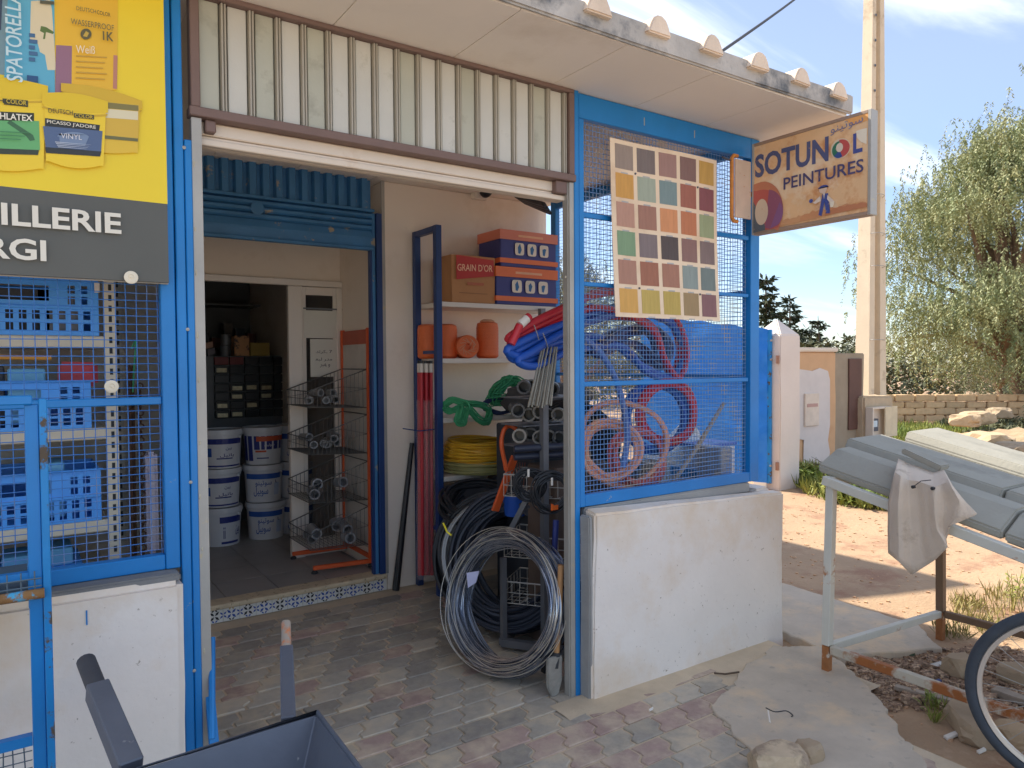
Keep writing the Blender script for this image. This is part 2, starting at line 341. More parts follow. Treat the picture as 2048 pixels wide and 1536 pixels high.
# step and floor
B().box(-2.4, 2.119, 4.702, 5.6, -.05, .098).box(-2.19, 2.119, 5.601, 8.2, -.05, .098).make('floor_base', CEM, shop)
B().box(.2, 2.115, 4.66, 4.80, .092, .122).make('door_sill', TRAV, shop, bev=.006)
for i in range(7):
    for j in range(9):
        x0 = .06+i*.335; x1 = min(x0+.331, 2.117); y0 = 4.803+j*.335
        if x1-x0 > .05: B().box(x0, x1, y0, y0+.331, .1, .119).make('floor_tile', FLOORT, shop, bev=.002)
TW = M('white_wall_tile', (212,212,206), .25, var=.04, bump=.02); TB = M('tile_blue_print', (44,76,150), .3, var=.1, bump=0); TK = M('tile_black_print', (36,38,44), .3, var=.1, bump=0); TY = M('tile_tan_print', (186,160,112), .3, var=.1, bump=0)
for i in range(14):
    x = .72+i*.1
    t = B().box(x, x+.098, 4.688, 4.70, 0.004, .09).make('riser_tile', TW, shop, bev=.0015)
    cx = x+.049; Y = 4.6872
    for m, dx, dz, s in ((TB if i % 2 else TK, 0, .047, .030), (TB, -.049, .047, .022), (TK if i % 3 else TY, 0, .09, .02), (TB if i % 3 else TK, 0, .005, .02)):
        bb = B()
        for k in range(4):
            a = math.pi/2*k+math.pi/4
            pts = [V(cx+dx+s*r*math.cos(a+q), Y, max(.006, min(.088, .002+dz-.002+s*r*math.sin(a+q)))) for r, q in ((.12,0),(.7,-.38),(1.3,0),(.7,.38))]
            bb.flat([p for p in pts if True])
        o = bb.make('tile_print', m, t)
# white fascia of upright sheet strips in a brown frame
fas = B().box(.505, 2.17, 2.70, 2.712, 2.47, 2.86).make('fascia', STRC, shop)
pit = (2.142-.535)/17
for i in range(17):
    x = .535+i*pit
    B().box(x+.002, x+pit-.029, 2.676, 2.699, 2.476, 2.852).make('sheet_strip', STRB if i in (0,2,4,8,11,15) else STRA, fas, bev=.002)
    c = x+pit-.0135
    B().prism([(c-.0125,2.699,2.476),(c-.008,2.664,2.476),(c-.002,2.664,2.476),(c+.0,2.674,2.476),(c+.003,2.664,2.476),(c+.008,2.664,2.476),(c+.0125,2.699,2.476)], (0,0,.376)).make('sheet_rib', STRC, fas)
for n_, a in (('top', (.503,2.172,2.648,2.70,2.853,2.871)), ('bottom', (.497,2.174,2.640,2.70,2.443,2.475)), ('l', (.503,.533,2.647,2.699,2.4755,2.8525)), ('r', (2.141,2.171,2.647,2.699,2.4755,2.8525))):
    B().box(*a).make('fascia_frame', BROWN, fas, bev=.003)
B().box(.55, .585, 2.66, 2.70, 2.40, 2.442).make('frame_bracket', BROWN, fas, bev=.004); B().box(2.07, 2.135, 2.66, 2.70, 2.385, 2.442).make('frame_bracket', BROWN, fas, bev=.004)
rs = B().box(.536, 2.144, 2.72, 2.75, 2.36, 2.46).make('porch_shutter', CREAMM, shop)
B().box(.536, 2.143, 2.692, 2.719, 2.397, 2.442).make('slat', CREAMM, rs, bev=.004); B().box(.536, 2.143, 2.70, 2.719, 2.384, 2.395).make('slat', CREAMM, rs, bev=.002); B().box(.536, 2.143, 2.686, 2.719, 2.36, 2.383).make('slat', CREAMM, rs, bev=.003)
for x0, x1, z1 in ((.504,.536,2.44), (2.144,2.169,2.44)):
    gr = B().box(x0, x1, 2.655, 2.665, 0, z1).box(x0 if x0 < 1 else x0-.006, x0+.006 if x0 < 1 else x0+.002, 2.665, 2.70, 0, z1).make('guide_rail', GALV, shop)
ch = M('cement_smear', (176,170,152), .9, bump=.4)
for z in (.62, .95, 1.12, 1.31, 1.55, 1.72, 1.9, 2.05, 2.3):
    stone((.508+R.uniform(0,.006), 2.656, z+R.uniform(-.03,.03)), .0045, .004, R.uniform(.008,.02), z*9).make('cement_lump', ch, shop, smooth=True)
stone((2.13, 2.67, 2.0), .006, .006, .01, 2).make('cement_lump', ch, shop)
# blue shop shutter: ribbed header, slats, guides
sh = B().box(.2, 2.05, 4.735, 4.745, 2.40, 2.87).make('shop_shutter', BLUED, shop)
for i in range(22):
    x = .22+i*.083
    B().prism([(x,4.733,2.668),(x+.012,4.70,2.668),(x+.05,4.70,2.668),(x+.062,4.733,2.668)], (0,0,.205)).make('header_rib', BLUED, sh)
B().box(.2, 2.06, 4.685, 4.734, 2.645, 2.666).make('header_bar', BLUED, sh, bev=.004)
for z0, z1, yo in ((2.605,2.643,0), (2.562,2.602,0), (2.52,2.559,0), (2.405,2.517,.004)):
    zc = (z0+z1)/2
    B().prism([(.2,4.734,z0),(.2,4.718-yo,z0),(.2,4.70-yo,zc-.008),(.2,4.70-yo,zc+.008),(.2,4.718-yo,z1),(.2,4.734,z1)], (1.85,0,0)).make('slat', BLUED, sh)
B().box(.2, 2.05, 4.69, 4.734, 2.382, 2.403).make('bottom_bar', BLUED, sh, bev=.004)
B().lathe((1.27,4.70,2.585), [(.042,0),(.042,.006),(.034,.008),(.0,.006)], 20, (0,-1,0)).make('lock_plate', BLUED, sh, smooth=True)
for x0, x1 in ((2.045,2.066), (2.07,2.11)): B().box(x0, x1, 4.68 if x0 > 2.06 else 4.70, 4.75, .122, 2.64).make('guide_rail', BLUED if x0 < 2.06 else NAVY, sh, bev=.002)
B().box(2.03, 2.045, 4.705, 4.745, .122, 2.40).make('guide_rail', NAVY, sh)
# white door frame at the back of the recess, one leaf shut with paper on its dark pane
df = B().box(-2.0, 2.118, 5.455, 5.499, 2.195, 2.243).make('door_frame', PVC, shop, bev=.004)
B().box(1.69, 1.795, 5.45, 5.50, .12, 2.193).make('mullion', PVC, df, bev=.005)
B().box(2.07, 2.118, 5.46, 5.50, .12, 2.193).make('jamb', PVC, df, bev=.004)
lf = B().box(1.797, 1.83, 5.47, 5.50, .122, 2.19).make('door_leaf', PVC, df, bev=.003)
B().box(2.045, 2.069, 5.47, 5.50, .122, 2.19).make('stile', PVC, df); B().box(1.831, 2.044, 5.47, 5.50, 2.13, 2.19).make('top_rail', PVC, df); B().box(1.831, 2.044, 5.47, 5.50, .122, .25).make('kick_rail', PVC, df)
B().box(1.831, 2.044, 5.482, 5.488, .251, 2.129).make('pane', GLASS, df)
PAP = M('white_paper', (206,204,194), .8, var=.03, bump=.03); INK = M('black_ink', (40,42,48), .7, var=.02, bump=0); WPR = M('white_print', (226,222,212), .6, var=.02, bump=0); REDP = M('red_print', (176,52,52), .6, bump=0)
def sheetp(p0, p1, Y, m, name, parent): return B().box(p0.x, p1.x, Y-.002, Y, p1.z, p0.z).make(name, m, parent)
n1_ = thing('paper_notice', 'upper blank white sheet taped to the dark door pane', 'notice', tuple(FY(645,650,5.48))); sheetp(FY(607,620,5.466), FY(684,677,5.466), 5.466, PAP, 'sheet', n1_); sheetp(FY(606,615,5.468), FY(684,621,5.468), 5.463, GREYS, 'tape', n1_)
n2_ = thing('paper_notice', 'handwritten paper notice hanging below the blank sheet on the door', 'notice', tuple(FY(647,720,5.48))); sheetp(FY(620,678,5.466), FY(675,753,5.466), 5.466, PAP, 'sheet', n2_)
hb = B()
for (t_, px0, px1, py) in (('\uFEA9\uFE97\uFEAE\uFEDB\u0640 7', 632, 664, 708), ('\uFECC\uFE92\uFEDF \uFEAE\uFEA9\uFEE3', 631, 664, 723), ('\uFEAD\uFE92\uFEEC \u0648', 640, 660, 735)):
    a = FY(px0, py, 5.4625); c = FY(px1, py-8, 5.4625); letter(hb, t_, a, (1,0,0), (0,0,1), c.x-a.x, c.z-a.z)
hb.make('handwriting', INK, n2_)
# ---------------------------------------------------------------- low walls under the cages
lw = thing('low_wall', 'white washed low wall under the right cage with chipped grey end', 'low wall', (2.9, 2.6, 0))
b = B(); b.add([(2.203,2.575,-.06),(3.63,2.545,-.06),(3.63,2.655,-.06),(2.203,2.655,-.06),(2.222,2.572,.885),(3.665,2.572,.838),(3.665,2.655,.84),(2.222,2.655,.9)],
    [(0,3,2,1),(4,5,6,7),(0,1,5,4),(1,2,6,5),(2,3,7,6),(3,0,4,7)])
rough(b, .09, .005, .011, 5).make('wall_body', WALL, lw)
rough(B().box(2.197, 2.221, 2.583, 2.654, -.06, .874), .1, .002, .006, 8).make('bare_render_end', CEM, lw)
rough(B().box(3.53, 3.66, 2.66, 4.69, -.06, .86), .25, .004, .015, 9).make('side_return', WALL, lw)
rough(B().box(2.235, 3.47, 2.657, 2.69, .845, .902), .2, .002, .006, 3).make('mortar_bed', CEM, lw)
l2 = thing('low_wall', 'white washed low wall left of the porch below the yellow billboard', 'low wall', (0, 2.6, 0))
rough(B().box(-2.4, .437, 2.572, 2.70, -.06, .895), .09, .0045, .022, 15).make('wall_body', WALL, l2)
rough(B().box(-2.38, .43, 2.592, 2.695, .885, .912), .1, .003, .006, 4).make('mortar_bed', M('dark_mortar', (118,119,119), .95, var=.15, bump=.4), l2)
B().box(.157, .161, 2.566, 2.574, .80, .845).make('blue_paint_mark', BLUE, l2)
# ---------------------------------------------------------------- right wire cage
WIREC = M('blue_coated_wire', (100,140,190), .5, var=.1, bump=0, second=((160,156,150), 9, .58, .05))
def wires(o, u, v, W, H, du, dv, r, jit=.0):
    b = B(); o, u, v = Vector(o), Vector(u), Vector(v); nrm = u.cross(v)
    def strand(a, c, off):
        pts = [a.lerp(c, k/5)+nrm*off+(u if (c-a).dot(v) > .01 else v)*R.uniform(-jit, jit) for k in range(6)]
        b.tube(pts, r, 4, caps=False)
    x = du*.5
    while x < W: strand(o+u*x, o+u*x+v*H, 0); x += du
    z = dv*.5
    while z < H: strand(o+v*z, o+v*z+u*W, r*1.6); z += dv
    return b
cg = thing('wire_cage', 'blue steel cage of square wire mesh right of the porch opening', 'wire cage', (2.85, 2.66, .9))
def part(nm, a, m=BLUE, parent=cg, bev=.003): return B().box(*a).make(nm, m, parent, bev=bev)
part('post', (2.172,2.2,2.652,2.70,0,2.872)); part('post', (3.475,3.552,2.66,2.722,.905,2.868))
part('stile', (2.205,2.238,2.66,2.70,.905,2.75)); part('rail', (2.2055,3.474,2.661,2.70,2.752,2.868)); part('rail', (2.239,3.474,2.662,2.70,.905,.962))
part('cross_bar', (2.24,3.466,2.668,2.684,1.483,1.507)); part('cross_bar', (2.24,3.466,2.668,2.684,1.965,1.985)); part('cross_bar', (2.24,3.466,2.668,2.684,2.29,2.315))
part('post', (3.49,3.535,4.50,4.56,.86,2.868)); part('rail', (3.49,3.53,2.724,4.498,2.80,2.866)); part('rail', (3.495,3.528,2.724,4.498,.865,.92))
part('cross_bar', (3.50,3.52,2.724,4.498,1.992,2.012)); part('cross_bar', (3.50,3.52,2.724,4.498,1.5,1.52))
wires((2.24,2.692,.962), (1,0,0), (0,0,1), 1.228, 1.79, .0225, .0245, .0018, .0016).make('wire_mesh', WIREC, cg, kind='stuff')
wires((3.508,2.724,.92), (0,1,0), (0,0,1), 1.774, 1.88, .0235, .0245, .0014, .0014).make('wire_mesh', WIREC, cg, kind='stuff')
for x in (2.63, 3.0):
    B().box(x, x+.006, 2.6605, 2.6625, 2.79, 2.83).make('weld_mark', GALV, cg)
# ---------------------------------------------------------------- left wire cage
c2 = thing('wire_cage', 'blue steel cage of wide wire mesh with white washers, left of the porch', 'wire cage', (0, 2.66, .9))
for nm, a in (('stile', (.398,.443,2.652,2.70,.912,2.872)), ('post', (.4465,.476,2.646,2.70,.0,2.872)), ('hinge_strip', (.479,.503,2.650,2.70,0,2.36)), ('rail', (-2.3,.397,2.655,2.70,.912,.962)), ('cross_bar', (-2.3,.397,2.664,2.682,1.468,1.494)), ('rail', (-2.3,.397,2.656,2.70,2.80,2.868))):
    part(nm, a, BLUE, c2)
WIREL = M('blue_wire_left', (62,120,190), .5, var=.1, bump=0, second=((150,148,140), 2.2, .60, .08))
wires((-.6,2.69,.962), (1,0,0), (0,0,1), .998, 1.0, .0315, .0262, .0014, .0016).make('wire_mesh', WIREL, c2, kind='stuff')
for z in (2.33, 1.72, 1.2, .55): B().lathe((.478,2.649,z), [(.006,0),(.006,.004),(0,.006)], 8, (0,-1,0)).make('bolt_head', GALV, c2)
for px, py, m in ((223,773,WHITE), (262,555,WHITE)):
    q = FY(px, py, 2.648 if py > 600 else 2.604)
    B().lathe(q, [(.0205,0),(.0205,.004),(.017,.006),(.009,.006),(.008,.004),(.003,.004),(.003,.009),(0,.01)], 20, (0,-1,0)).make('washer', M('aged_white_disc', (214,206,186), .5, bump=.05), c2, smooth=True)
# ---------------------------------------------------------------- yellow billboard with printed paint pots
BY = 2.618
bb_ = thing('billboard', 'yellow and black shop billboard with printed paint buckets', 'billboard', (0, BY, 1.87))
YEL = M('billboard_yellow', (240,212,44), .45, var=.02, bump=.02, k=1.05); BLK = M('billboard_black', (84,85,80), .45, var=.05, bump=.03)
B().box(-2.2, .419, BY, BY+.022, 2.1292, 2.868).make('board', YEL, bb_); B().box(-2.2, .4185, BY, BY+.022, 1.8715, 2.129).make('board', BLK, bb_)
B().box(-2.2, .42, BY+.0225, BY+.03, 1.868, 2.868).make('backing', GALV, bb_)
_lay = [0]
def pr(parent, pts, col, name='print', Y=BY, k=1.05, rough_=.45):
    _lay[0] += 1; c = tuple(col); m = M('print_%d_%d_%d' % c, c, rough_, var=.02, bump=0, k=k)
    y = Y-.0006-.00028*_lay[0]
    return B().prism([FY(px, py, y) for px, py in pts], (0,.0002,0)).make(name, m, parent)
def rect(x0, y0, x1, y1, s=.12): return [(x0,y0),(x1,y0+(x1-x0)*s),(x1,y1+(x1-x0)*s*.8),(x0,y1)]
PT = lambda pts, col, nm='print': pr(bb_, pts, col, nm)
# sacks
PT([(-60,-60),(20,-60),(8,150),(-60,140)], (120,150,160), 'sack_print')
PT([(18,-60),(108,-60),(110,190),(8,160)], (96,176,206), 'sack_print'); PT([(62,2),(100,0),(104,20),(112,140),(95,140),(90,110),(80,104),(76,88),(60,82)], (222,210,176))
PT([(82,52),(92,54),(108,64),(106,68),(92,64),(90,78),(86,78),(88,66),(80,62)], (96,120,60)); PT([(0,-40),(6,-40),(2,60),(-4,60)], (60,74,96))
PT([(110,-60),(236,-60),(234,180),(112,190)], (232,186,50), 'sack_print'); PT([(112,90),(144,92),(143,175),(110,190)], (150,110,130)); PT([(227,110),(235,111),(234,178),(226,177)], (188,130,110))
for i, (a, c) in enumerate(((72,98),(84,104),(96,110),(108,104),(120,112))): PT(rect(58, a-6, 58+(i%2)*5+12, a+2), (70,110,150))
for i in range(5): PT(rect(152, 110+i*11, 214-(i%3)*4, 113+i*11, .06), (196,158,60))
PT(arc(172,68,11,0,360,20), (96,92,60)); PT([(166,72),(172,62),(178,66),(174,74)], (200,170,70))
PT(rect(54,150,76,163), (44,84,130)); PT(rect(80,0,108,7,.1), (90,90,70))
# tubs, rear to front
def tub(x0, x1, yt, yb, sl, lid, col=(240,208,50)):
    w = x1-x0
    PT([(x0+4,yt+16),(x1-4,yt+16+sl*w),(x1-9,yb+sl*w*.6),(x0+8,yb)], col, 'tub_print')
    PT([(x0+8,yb-4)]+[(x0+8+(w-17)*i/8, yb-2+11*math.sin(math.pi*i/8)+sl*w*.6*i/8) for i in range(9)], col)
    PT([(x0,yt+4)]+[(x0+w*i/8, yt-8*math.sin(math.pi*i/8)+sl*w*i/8) for i in range(9)]+[(x1,yt+lid+sl*w)]+[(x1-w*i/8, yt+lid+sl*w*(1-i/8)+8*math.sin(math.pi*i/8)) for i in range(9)], tuple(max(0, c-12) for c in col), 'tub_print')
    PT([(x0+2,yt+lid+4)]+[(x0+w*i/8, yt+lid+3+sl*w*i/8+8*math.sin(math.pi*i/8)) for i in range(9)]+[(x1-3,yt+lid+sl*w+7)]+[(x1-3-w*.98*i/8, yt+lid+7+sl*w*(1-i/8)+8*math.sin(math.pi*i/8)) for i in range(9)], (206,170,40))
tub(122, 284, 166, 285, .22, 16, (226,190,60))
PT([(205,203),(278,210),(276,282),(205,276)], (214,178,66)); PT([(207,204),(277,211),(277,222),(207,216)], (130,122,70)); PT([(207,217),(276,223),(276,240),(207,235)], (222,214,180)); PT([(205,270),(276,277),(276,283),(205,277)], (110,110,70))
tub(-70, 96, 155, 328, .10, 26)
PT([(-70,220),(68,226),(68,246),(-70,240)], (52,56,44)); PT([(-70,240),(78,242),(80,300),(-70,298)], (104,176,112)); PT([(-70,294),(78,300),(76,310),(-70,306)], (56,66,52)); PT([(20,240),(66,270),(70,280),(60,282),(52,272),(14,246)], (64,110,74))
PT([(8,197),(56,201),(56,214),(8,209)], (70,70,44))
tub(84, 216, 186, 322, .13, 22)
PT([(90,236),(200,250),(198,264),(90,252)], (48,50,50)); PT([(86,252),(205,262),(202,306),(92,300)], (84,104,140)); PT([(90,294),(203,303),(200,313),(92,306)], (50,54,56)); PT([(148,226),(188,230),(188,239),(148,235)], (70,70,50))
PT([(118,268)]+arc(146,278,34,200,340,8,14)+[(170,292),(120,288)], (120,140,170))
# lettering
def lt(s, px0, py0, px1, py1, h, col, parent=bb_, Y=BY, nm='lettering', bold=.0):
    """from baseline start to baseline end in the photo, cap height h"""
    _lay[0] += 1; y = Y-.0006-.00028*_lay[0]; m = M('print_%d_%d_%d' % tuple(col), col, .45, var=.02, bump=0, k=1.05)
    a = FY(px0, py0, y); c = FY(px1, py1, y); t = FY(px0, py0-h, y)
    return letter(B(), s, a, (c-a).normalized(), V(0,0,1), (c-a).length, (t-a).length, bold).make(nm, m, parent)
WL = (226,222,208)
lt('ILLERIE', 3, 449, 243, 468, 44, WL, bold=.025); lt('RGI', -30, 515, 93, 523, 44, WL, bold=.025)
lt('WASSERPROOF', 142, 48, 228, 62, 12, (110,104,70)); lt('1K', 206, 80, 227, 83, 18, (96,92,60), bold=.02); lt('Weiß', 152, 106, 190, 108, 16, (238,226,200))
lt('DEUTSCH', 153, 20, 192, 27, 8, (110,104,70)); lt('COLOR', 194, 28, 221, 34, 8, (60,60,46))
lt('PICASSO J\'ADORE', 94, 248, 192, 260, 9, (230,226,210), bold=.01); lt('VINYL', 122, 276, 164, 280, 10, (222,222,226)); lt('DEUTSCH', 97, 225, 146, 230, 9, (60,60,46)); lt('COLOR', 150, 234, 186, 238, 7, (226,196,60))
lt('HLATEX', 0, 238, 65, 243, 13, (236,232,216), bold=.02); lt('COLOR', 13, 206, 53, 211, 9, (230,200,60)); lt('H', -8, 205, 8, 206, 9, (60,60,46))
_lay[0] += 1
a = FY(46, 165, BY-.02); c = FY(48, -10, BY-.02); t = FY(18, 163, BY-.02)
letter(B(), 'SPATORELLA', V(a.x, BY-.0006-.00028*_lay[0], a.z), (0,0,1), (-1,0,0), (c-a).length, .040, .01).make('lettering', M('print_190_214_220', (190,214,220), .45, bump=0), bb_)
for i in range(4): PT(rect(110+i*2, 283+i*3.2, 182-i*3, 284.5+i*3.2, .09), (190,200,214))
for i in range(3): PT(rect(0, 262+i*7, 58-i*8, 264+i*7, .05), (72,130,84))
# ---------------------------------------------------------------- colour chart wired to the cage
cc = thing('colour_chart', 'cream paint colour chart of thirty swatches wired to the cage', 'colour chart', (2.8, 2.63, 1.8))
c00, c10, c11, c01 = (FY(1219,275,2.638), FY(1433,321,2.644), FY(1441,643,2.632), FY(1232,633,2.634))
def cp(a, t, h=0.):
    p = c00.lerp(c10, a).lerp(c01.lerp(c11, a), t); bow = .012*math.sin(math.pi*t)*(a-.3)+.006*math.sin(2.2*math.pi*a+t)
    return p+V(-.012*math.sin(math.pi*t)*(1-a)*.6, bow-h, 0)
b = B(); nx, ny = 10, 12
for h in (0, .004): b.v += [cp(i/nx, j/ny, h) for j in range(ny+1) for i in range(nx+1)]
q = (nx+1)*(ny+1)
for j in range(ny):
    for i in range(nx):
        k = j*(nx+1)+i; b.f += [(k,k+1,k+nx+2,k+nx+1), (q+k+nx+1,q+k+nx+2,q+k+1,q+k)]
for i in range(nx): b.f += [(i,q+i,q+i+1,i+1), (ny*(nx+1)+i+1, q+ny*(nx+1)+i+1, q+ny*(nx+1)+i, ny*(nx+1)+i)]
for j in range(ny): k = j*(nx+1); b.f += [(k,k+nx+1,q+k+nx+1,q+k), (k+nx,q+k+nx,q+k+2*nx+1,k+2*nx+1)]
b.make('card', M('cream_card', (224,204,178), .7, var=.05, bump=.08, second=((206,180,150), 3, .62, .1)), cc, smooth=False)
SW = ['9c8b80 7e7270 a88078 8c6a64 d2a24c','dca04a a3b09c 7c9698 b06a58 93545a','c2917c aa7866 e09460 cc7c54 9cab80','7fa37c 847678 5c5252 946e68 85716f','b4826e aa6c54 ae7862 8c9c98 748482','e0a850 c8ac54 c4a850 a68a5e 8c6264']
for j in range(6):
    for i, hx in enumerate(SW[j].split()):
        col = [int(hx[k:k+2], 16) for k in (0,2,4)]; col = tuple(c_*.82+sum(col)/3*.18 for c_ in col); a0 = .04+i*.192; a1 = a0+.157; t0 = .025+j*.1625; t1 = t0+.137
        s = B(); n = 2
        for h in (.0042, .0058): s.v += [cp(a0+(a1-a0)*x/n, t0+(t1-t0)*y/n, h) for y in range(n+1) for x in range(n+1)]
        q = 9; s.f = [(q+3+x+3*y, q+4+x+3*y, q+1+x+3*y, q+x+3*y) for x in range(2) for y in range(2)]
        per = [0,1,2,5,8,7,6,3]; s.f += [(per[k], per[(k+1)%8], q+per[(k+1)%8], q+per[k]) for k in range(8)]
        s.make('swatch', M('swatch_'+hx, col, .8, var=.09, vs=60, bump=.7, bs=55, streak=9, k=1.05), cc)
        a = cp((a0+a1)/2-.03, t1+.017, .0046); u = cp((a0+a1)/2+.03, t1+.017, .0046)
        if R.random() < .9: B().prism([a, u, u+V(0,0,-.007), a+V(0,0,-.007)], (0,-.0006,0)).make('code_print', M('pale_code_ink', (170,170,168), .6, bump=0), cc)
for a, t in ((.215,.175),(.79,.19),(.215,.83),(.79,.84)):
    B().lathe(cp(a,t,.004), [(.006,0),(.004,.006),(0,.007)], 10, (0,-1,0)).make('wire_tie', DGREY, cc)
# ---------------------------------------------------------------- projecting paint sign
SX = 3.42
sg = thing('shop_sign', 'rust stained double sided paint sign projecting from the cage corner', 'sign', (SX, 2.75, 2.36))
SGW = M('rusty_sign_enamel', (222,184,140), .55, var=.07, vs=9, bump=.1, second=((196,132,80), 7.5, .60, .09), third=((230,216,192), 5.4, .62, .1), k=1.1)
def sp_(px, py, h=0): return FX(px, py, SX-h)
q = [sp_(1505,291), sp_(1739,224), sp_(1736,424), sp_(1504,468)]
zb, zt = 2.318, 2.80; y0, y1 = 1.937, 2.604
B().box(SX, SX+.05, y0+.006, y1-.006, zb+.006, zt-.006).make('panel', SGW, sg)
for a in ((SX-.004,SX+.054,y0-.012,y0+.005,zb-.012,zt+.012), (SX-.004,SX+.054,y1-.005,y1+.008,zb-.012,zt+.012)): B().box(*a).make('edge_strip', GALV, sg, bev=.002)
for z in (zb-.012, zt-.005): B().box(SX-.003, SX+.053, y0+.0055, y1-.0055, z, z+.017).make('edge_strip', M('sign_edge', (150,128,112), .6, bump=.1), sg, bev=.002)
B().box(3.285, 3.415, 2.615, 2.627, 2.395, 2.715).make('mounting_plate', M('pale_rust_plate', (206,184,164), .7, bump=.1, second=((186,120,62), 26, .64, .03)), sg, bev=.002)
B().tube([(3.315,2.63,2.735),(3.285,2.63,2.735),(3.268,2.63,2.715),(3.268,2.63,2.395),(3.285,2.63,2.375),(3.315,2.63,2.375)], .011, 8).make('bracket', M('orange_rust', (200,132,66), .8, var=.25, vs=14, bump=.3), sg, smooth=True)
B().tube([(3.27,2.63,2.70),(3.20,2.64,2.715)], .005, 6).make('bracket_wire', DGREY, sg); B().tube([(3.49,2.68,2.55),(SX+.02,2.59,2.55)], .014, 8).make('bracket_arm', RUST, sg)
_sl = [0]
def sf(pts, col, nm='emblem'):
    _sl[0] += 1; h = .0008+.0003*_sl[0]; m = M('sign_%d_%d_%d' % tuple(col), col, .5, var=.06, bump=.03, k=1.0, second=((206,160,112), 60, .68, .03))
    P = [FX(px, py, SX-h) for px, py in pts]
    for p in P: p.y = max(y0+.007, min(y1-.006, p.y))
    return B().prism(P, (.0002,0,0)).make(nm, m, sg)
def sl(s, px0, py0, px1, py1, hh, col, nm='lettering', bold=.0):
    _sl[0] += 1; h = .0008+.0003*_sl[0]; m = M('sign_%d_%d_%d' % tuple(col), col, .5, var=.06, bump=.03, k=1.0, second=((206,160,112), 60, .68, .03))
    a = FX(px0, py0, SX-h); c = FX(px1, py1, SX-h); t = FX(px0, py0-hh, SX-h)
    return letter(B(), s, a, (c-a).normalized(), V(0,0,1), (c-a).length, (t-a).length, bold).make(nm, m, sg)
IB = (84,92,132)
sf([(1686,237),(1700,233),(1737,225),(1737,240),(1720,246),(1704,250)], (232,168,98), 'rust_patch'); sf([(1712,262),(1724,258),(1734,256),(1733,288),(1722,284),(1714,276)], (236,226,204), 'bare_patch')
sl('SOTUN', 1510, 357, 1657, 322, 46, IB, bold=.03)
sl('L', 1706, 308, 1725, 303, 40, (70,84,150), bold=.03)
def sell(cx, cy, rx, ry, a0=0, a1=360, n=24): return [(x, y-(x-cx)*.22) for x, y in arc(cx, cy, rx, a0, a1, n, ry)]
sf(sell(1681,297,20,20), (222,206,180)); sf(sell(1681,297,18.5,18,-100,100)+[(1684,296)], (196,86,84)); sf(sell(1679,299,15,17,90,270)+[(1680,298)], (48,120,96)); sf(sell(1678,300,13,16,60,140)+[(1679,300)], (56,84,150)); sf(sell(1679,295,7,9), (226,214,196))
sl('PEINTURES', 1567, 380, 1727, 343, 24, (78,76,118), bold=.012)

sl('\uFEEE\uFEE8\uFEF4\uFE97\uFEEE\uFEB3', 1661, 272, 1726, 248, 18, (120,124,158))
for k_, (xa, xb, ya, hh, cl) in enumerate(((1545,1640,449,9,(208,158,116)),(1600,1738,436,14,(204,146,104)),(1650,1738,425,9,(192,128,92)))):
    n_ = 22; P_ = [(xa+(xb-xa)*i/n_, ya-(xa+(xb-xa)*i/n_-1540)*.10*0-hh*(.35+.65*abs(noise.noise(V(i*.37,k_*3.1,5)))*1.6)*math.sin(math.pi*i/n_)**.5-(xa+(xb-xa)*i/n_-xa)*.21) for i in range(n_+1)]
    sf(P_+[(xb, ya+6-(xb-xa)*.21), (xa, ya+6)], cl, 'rust_patch')
# rainbow swirl lower left
sf([(1505,462),(1505,370)]+[(x, y) for x, y in sell(1522,428,44,64,-100,40,14)]+[(1545,456)], (196,128,98))
sf([(1505,464),(1505,382)]+sell(1520,432,44,52,-100,36,14)+[(1545,458)], (188,96,88)); sf(sell(1532,424,34,44,-80,45,12)+[(1540,458),(1530,455)], (150,90,116)); sf(sell(1536,430,30,32,-40,45,8)+[(1540,457)], (140,96,140))
sf([(1506,466),(1506,404),(1530,450),(1530,460)], (96,104,112)); sf(sell(1523,424,13,26), (216,196,172))
# small painter figure, a plain pictogram
SK = (222,196,176); UB = (66,84,156)
sf([(1637,430),(1645,388),(1656,386),(1660,426),(1652,427),(1649,404),(1643,432)], UB, 'painter_emblem'); sf(sell(1646,379,8,8,0,360,14), SK, 'painter_emblem'); sf([(1636,376)]+sell(1647,376,10,6,180,360,8)+[(1657,372)], UB, 'painter_emblem')
sf([(1640,392),(1628,404),(1622,402),(1630,408),(1642,402)], (228,214,200), 'painter_emblem'); sf(sell(1622,402,4,4,0,360,10), UB, 'painter_emblem'); sf([(1655,390),(1664,398),(1668,402),(1660,406),(1654,398)], (228,214,200), 'painter_emblem'); sf([(1659,405),(1669,402),(1666,414),(1661,415)], (236,226,206), 'painter_emblem'); sf([(1646,386),(1650,385),(1648,398)], (228,214,200), 'painter_emblem')
# ---------------------------------------------------------------- shelf unit on the back wall of the porch
su = thing('shelf_unit', 'tall shelf unit with navy ladder upright and white boards on the back wall', 'shelf', (2.9, 4.5, 0))
SH = [2.02, 1.632, 1.222, .82]
for y0 in (4.335, 4.645):
    B().box(2.345, 2.39, y0, y0+.045, 0, 2.535).make('upright', NAVY, su, bev=.003)
B().box(2.346, 2.389, 4.381, 4.644, 2.495, 2.534).make('top_bar', NAVY, su, bev=.003)
for z in (1.665, .45): B().box(2.355, 2.38, 4.381, 4.644, z, z+.022).make('rung', NAVY, su)
for z, x1 in zip(SH, (3.42, 3.2, 3.2, 3.2)):
    B().box(2.392, x1, 4.345, 4.69, z-.034, z).make('shelf_board', M('white_shelf_board', (214,206,194), .5, var=.04, bump=.03), su, bev=.003)
B().box(3.20, 3.24, 4.30, 4.34, 0, 2.0).make('upright', GREYS, su)
SHZ = {i: z for i, z in enumerate(SH)}
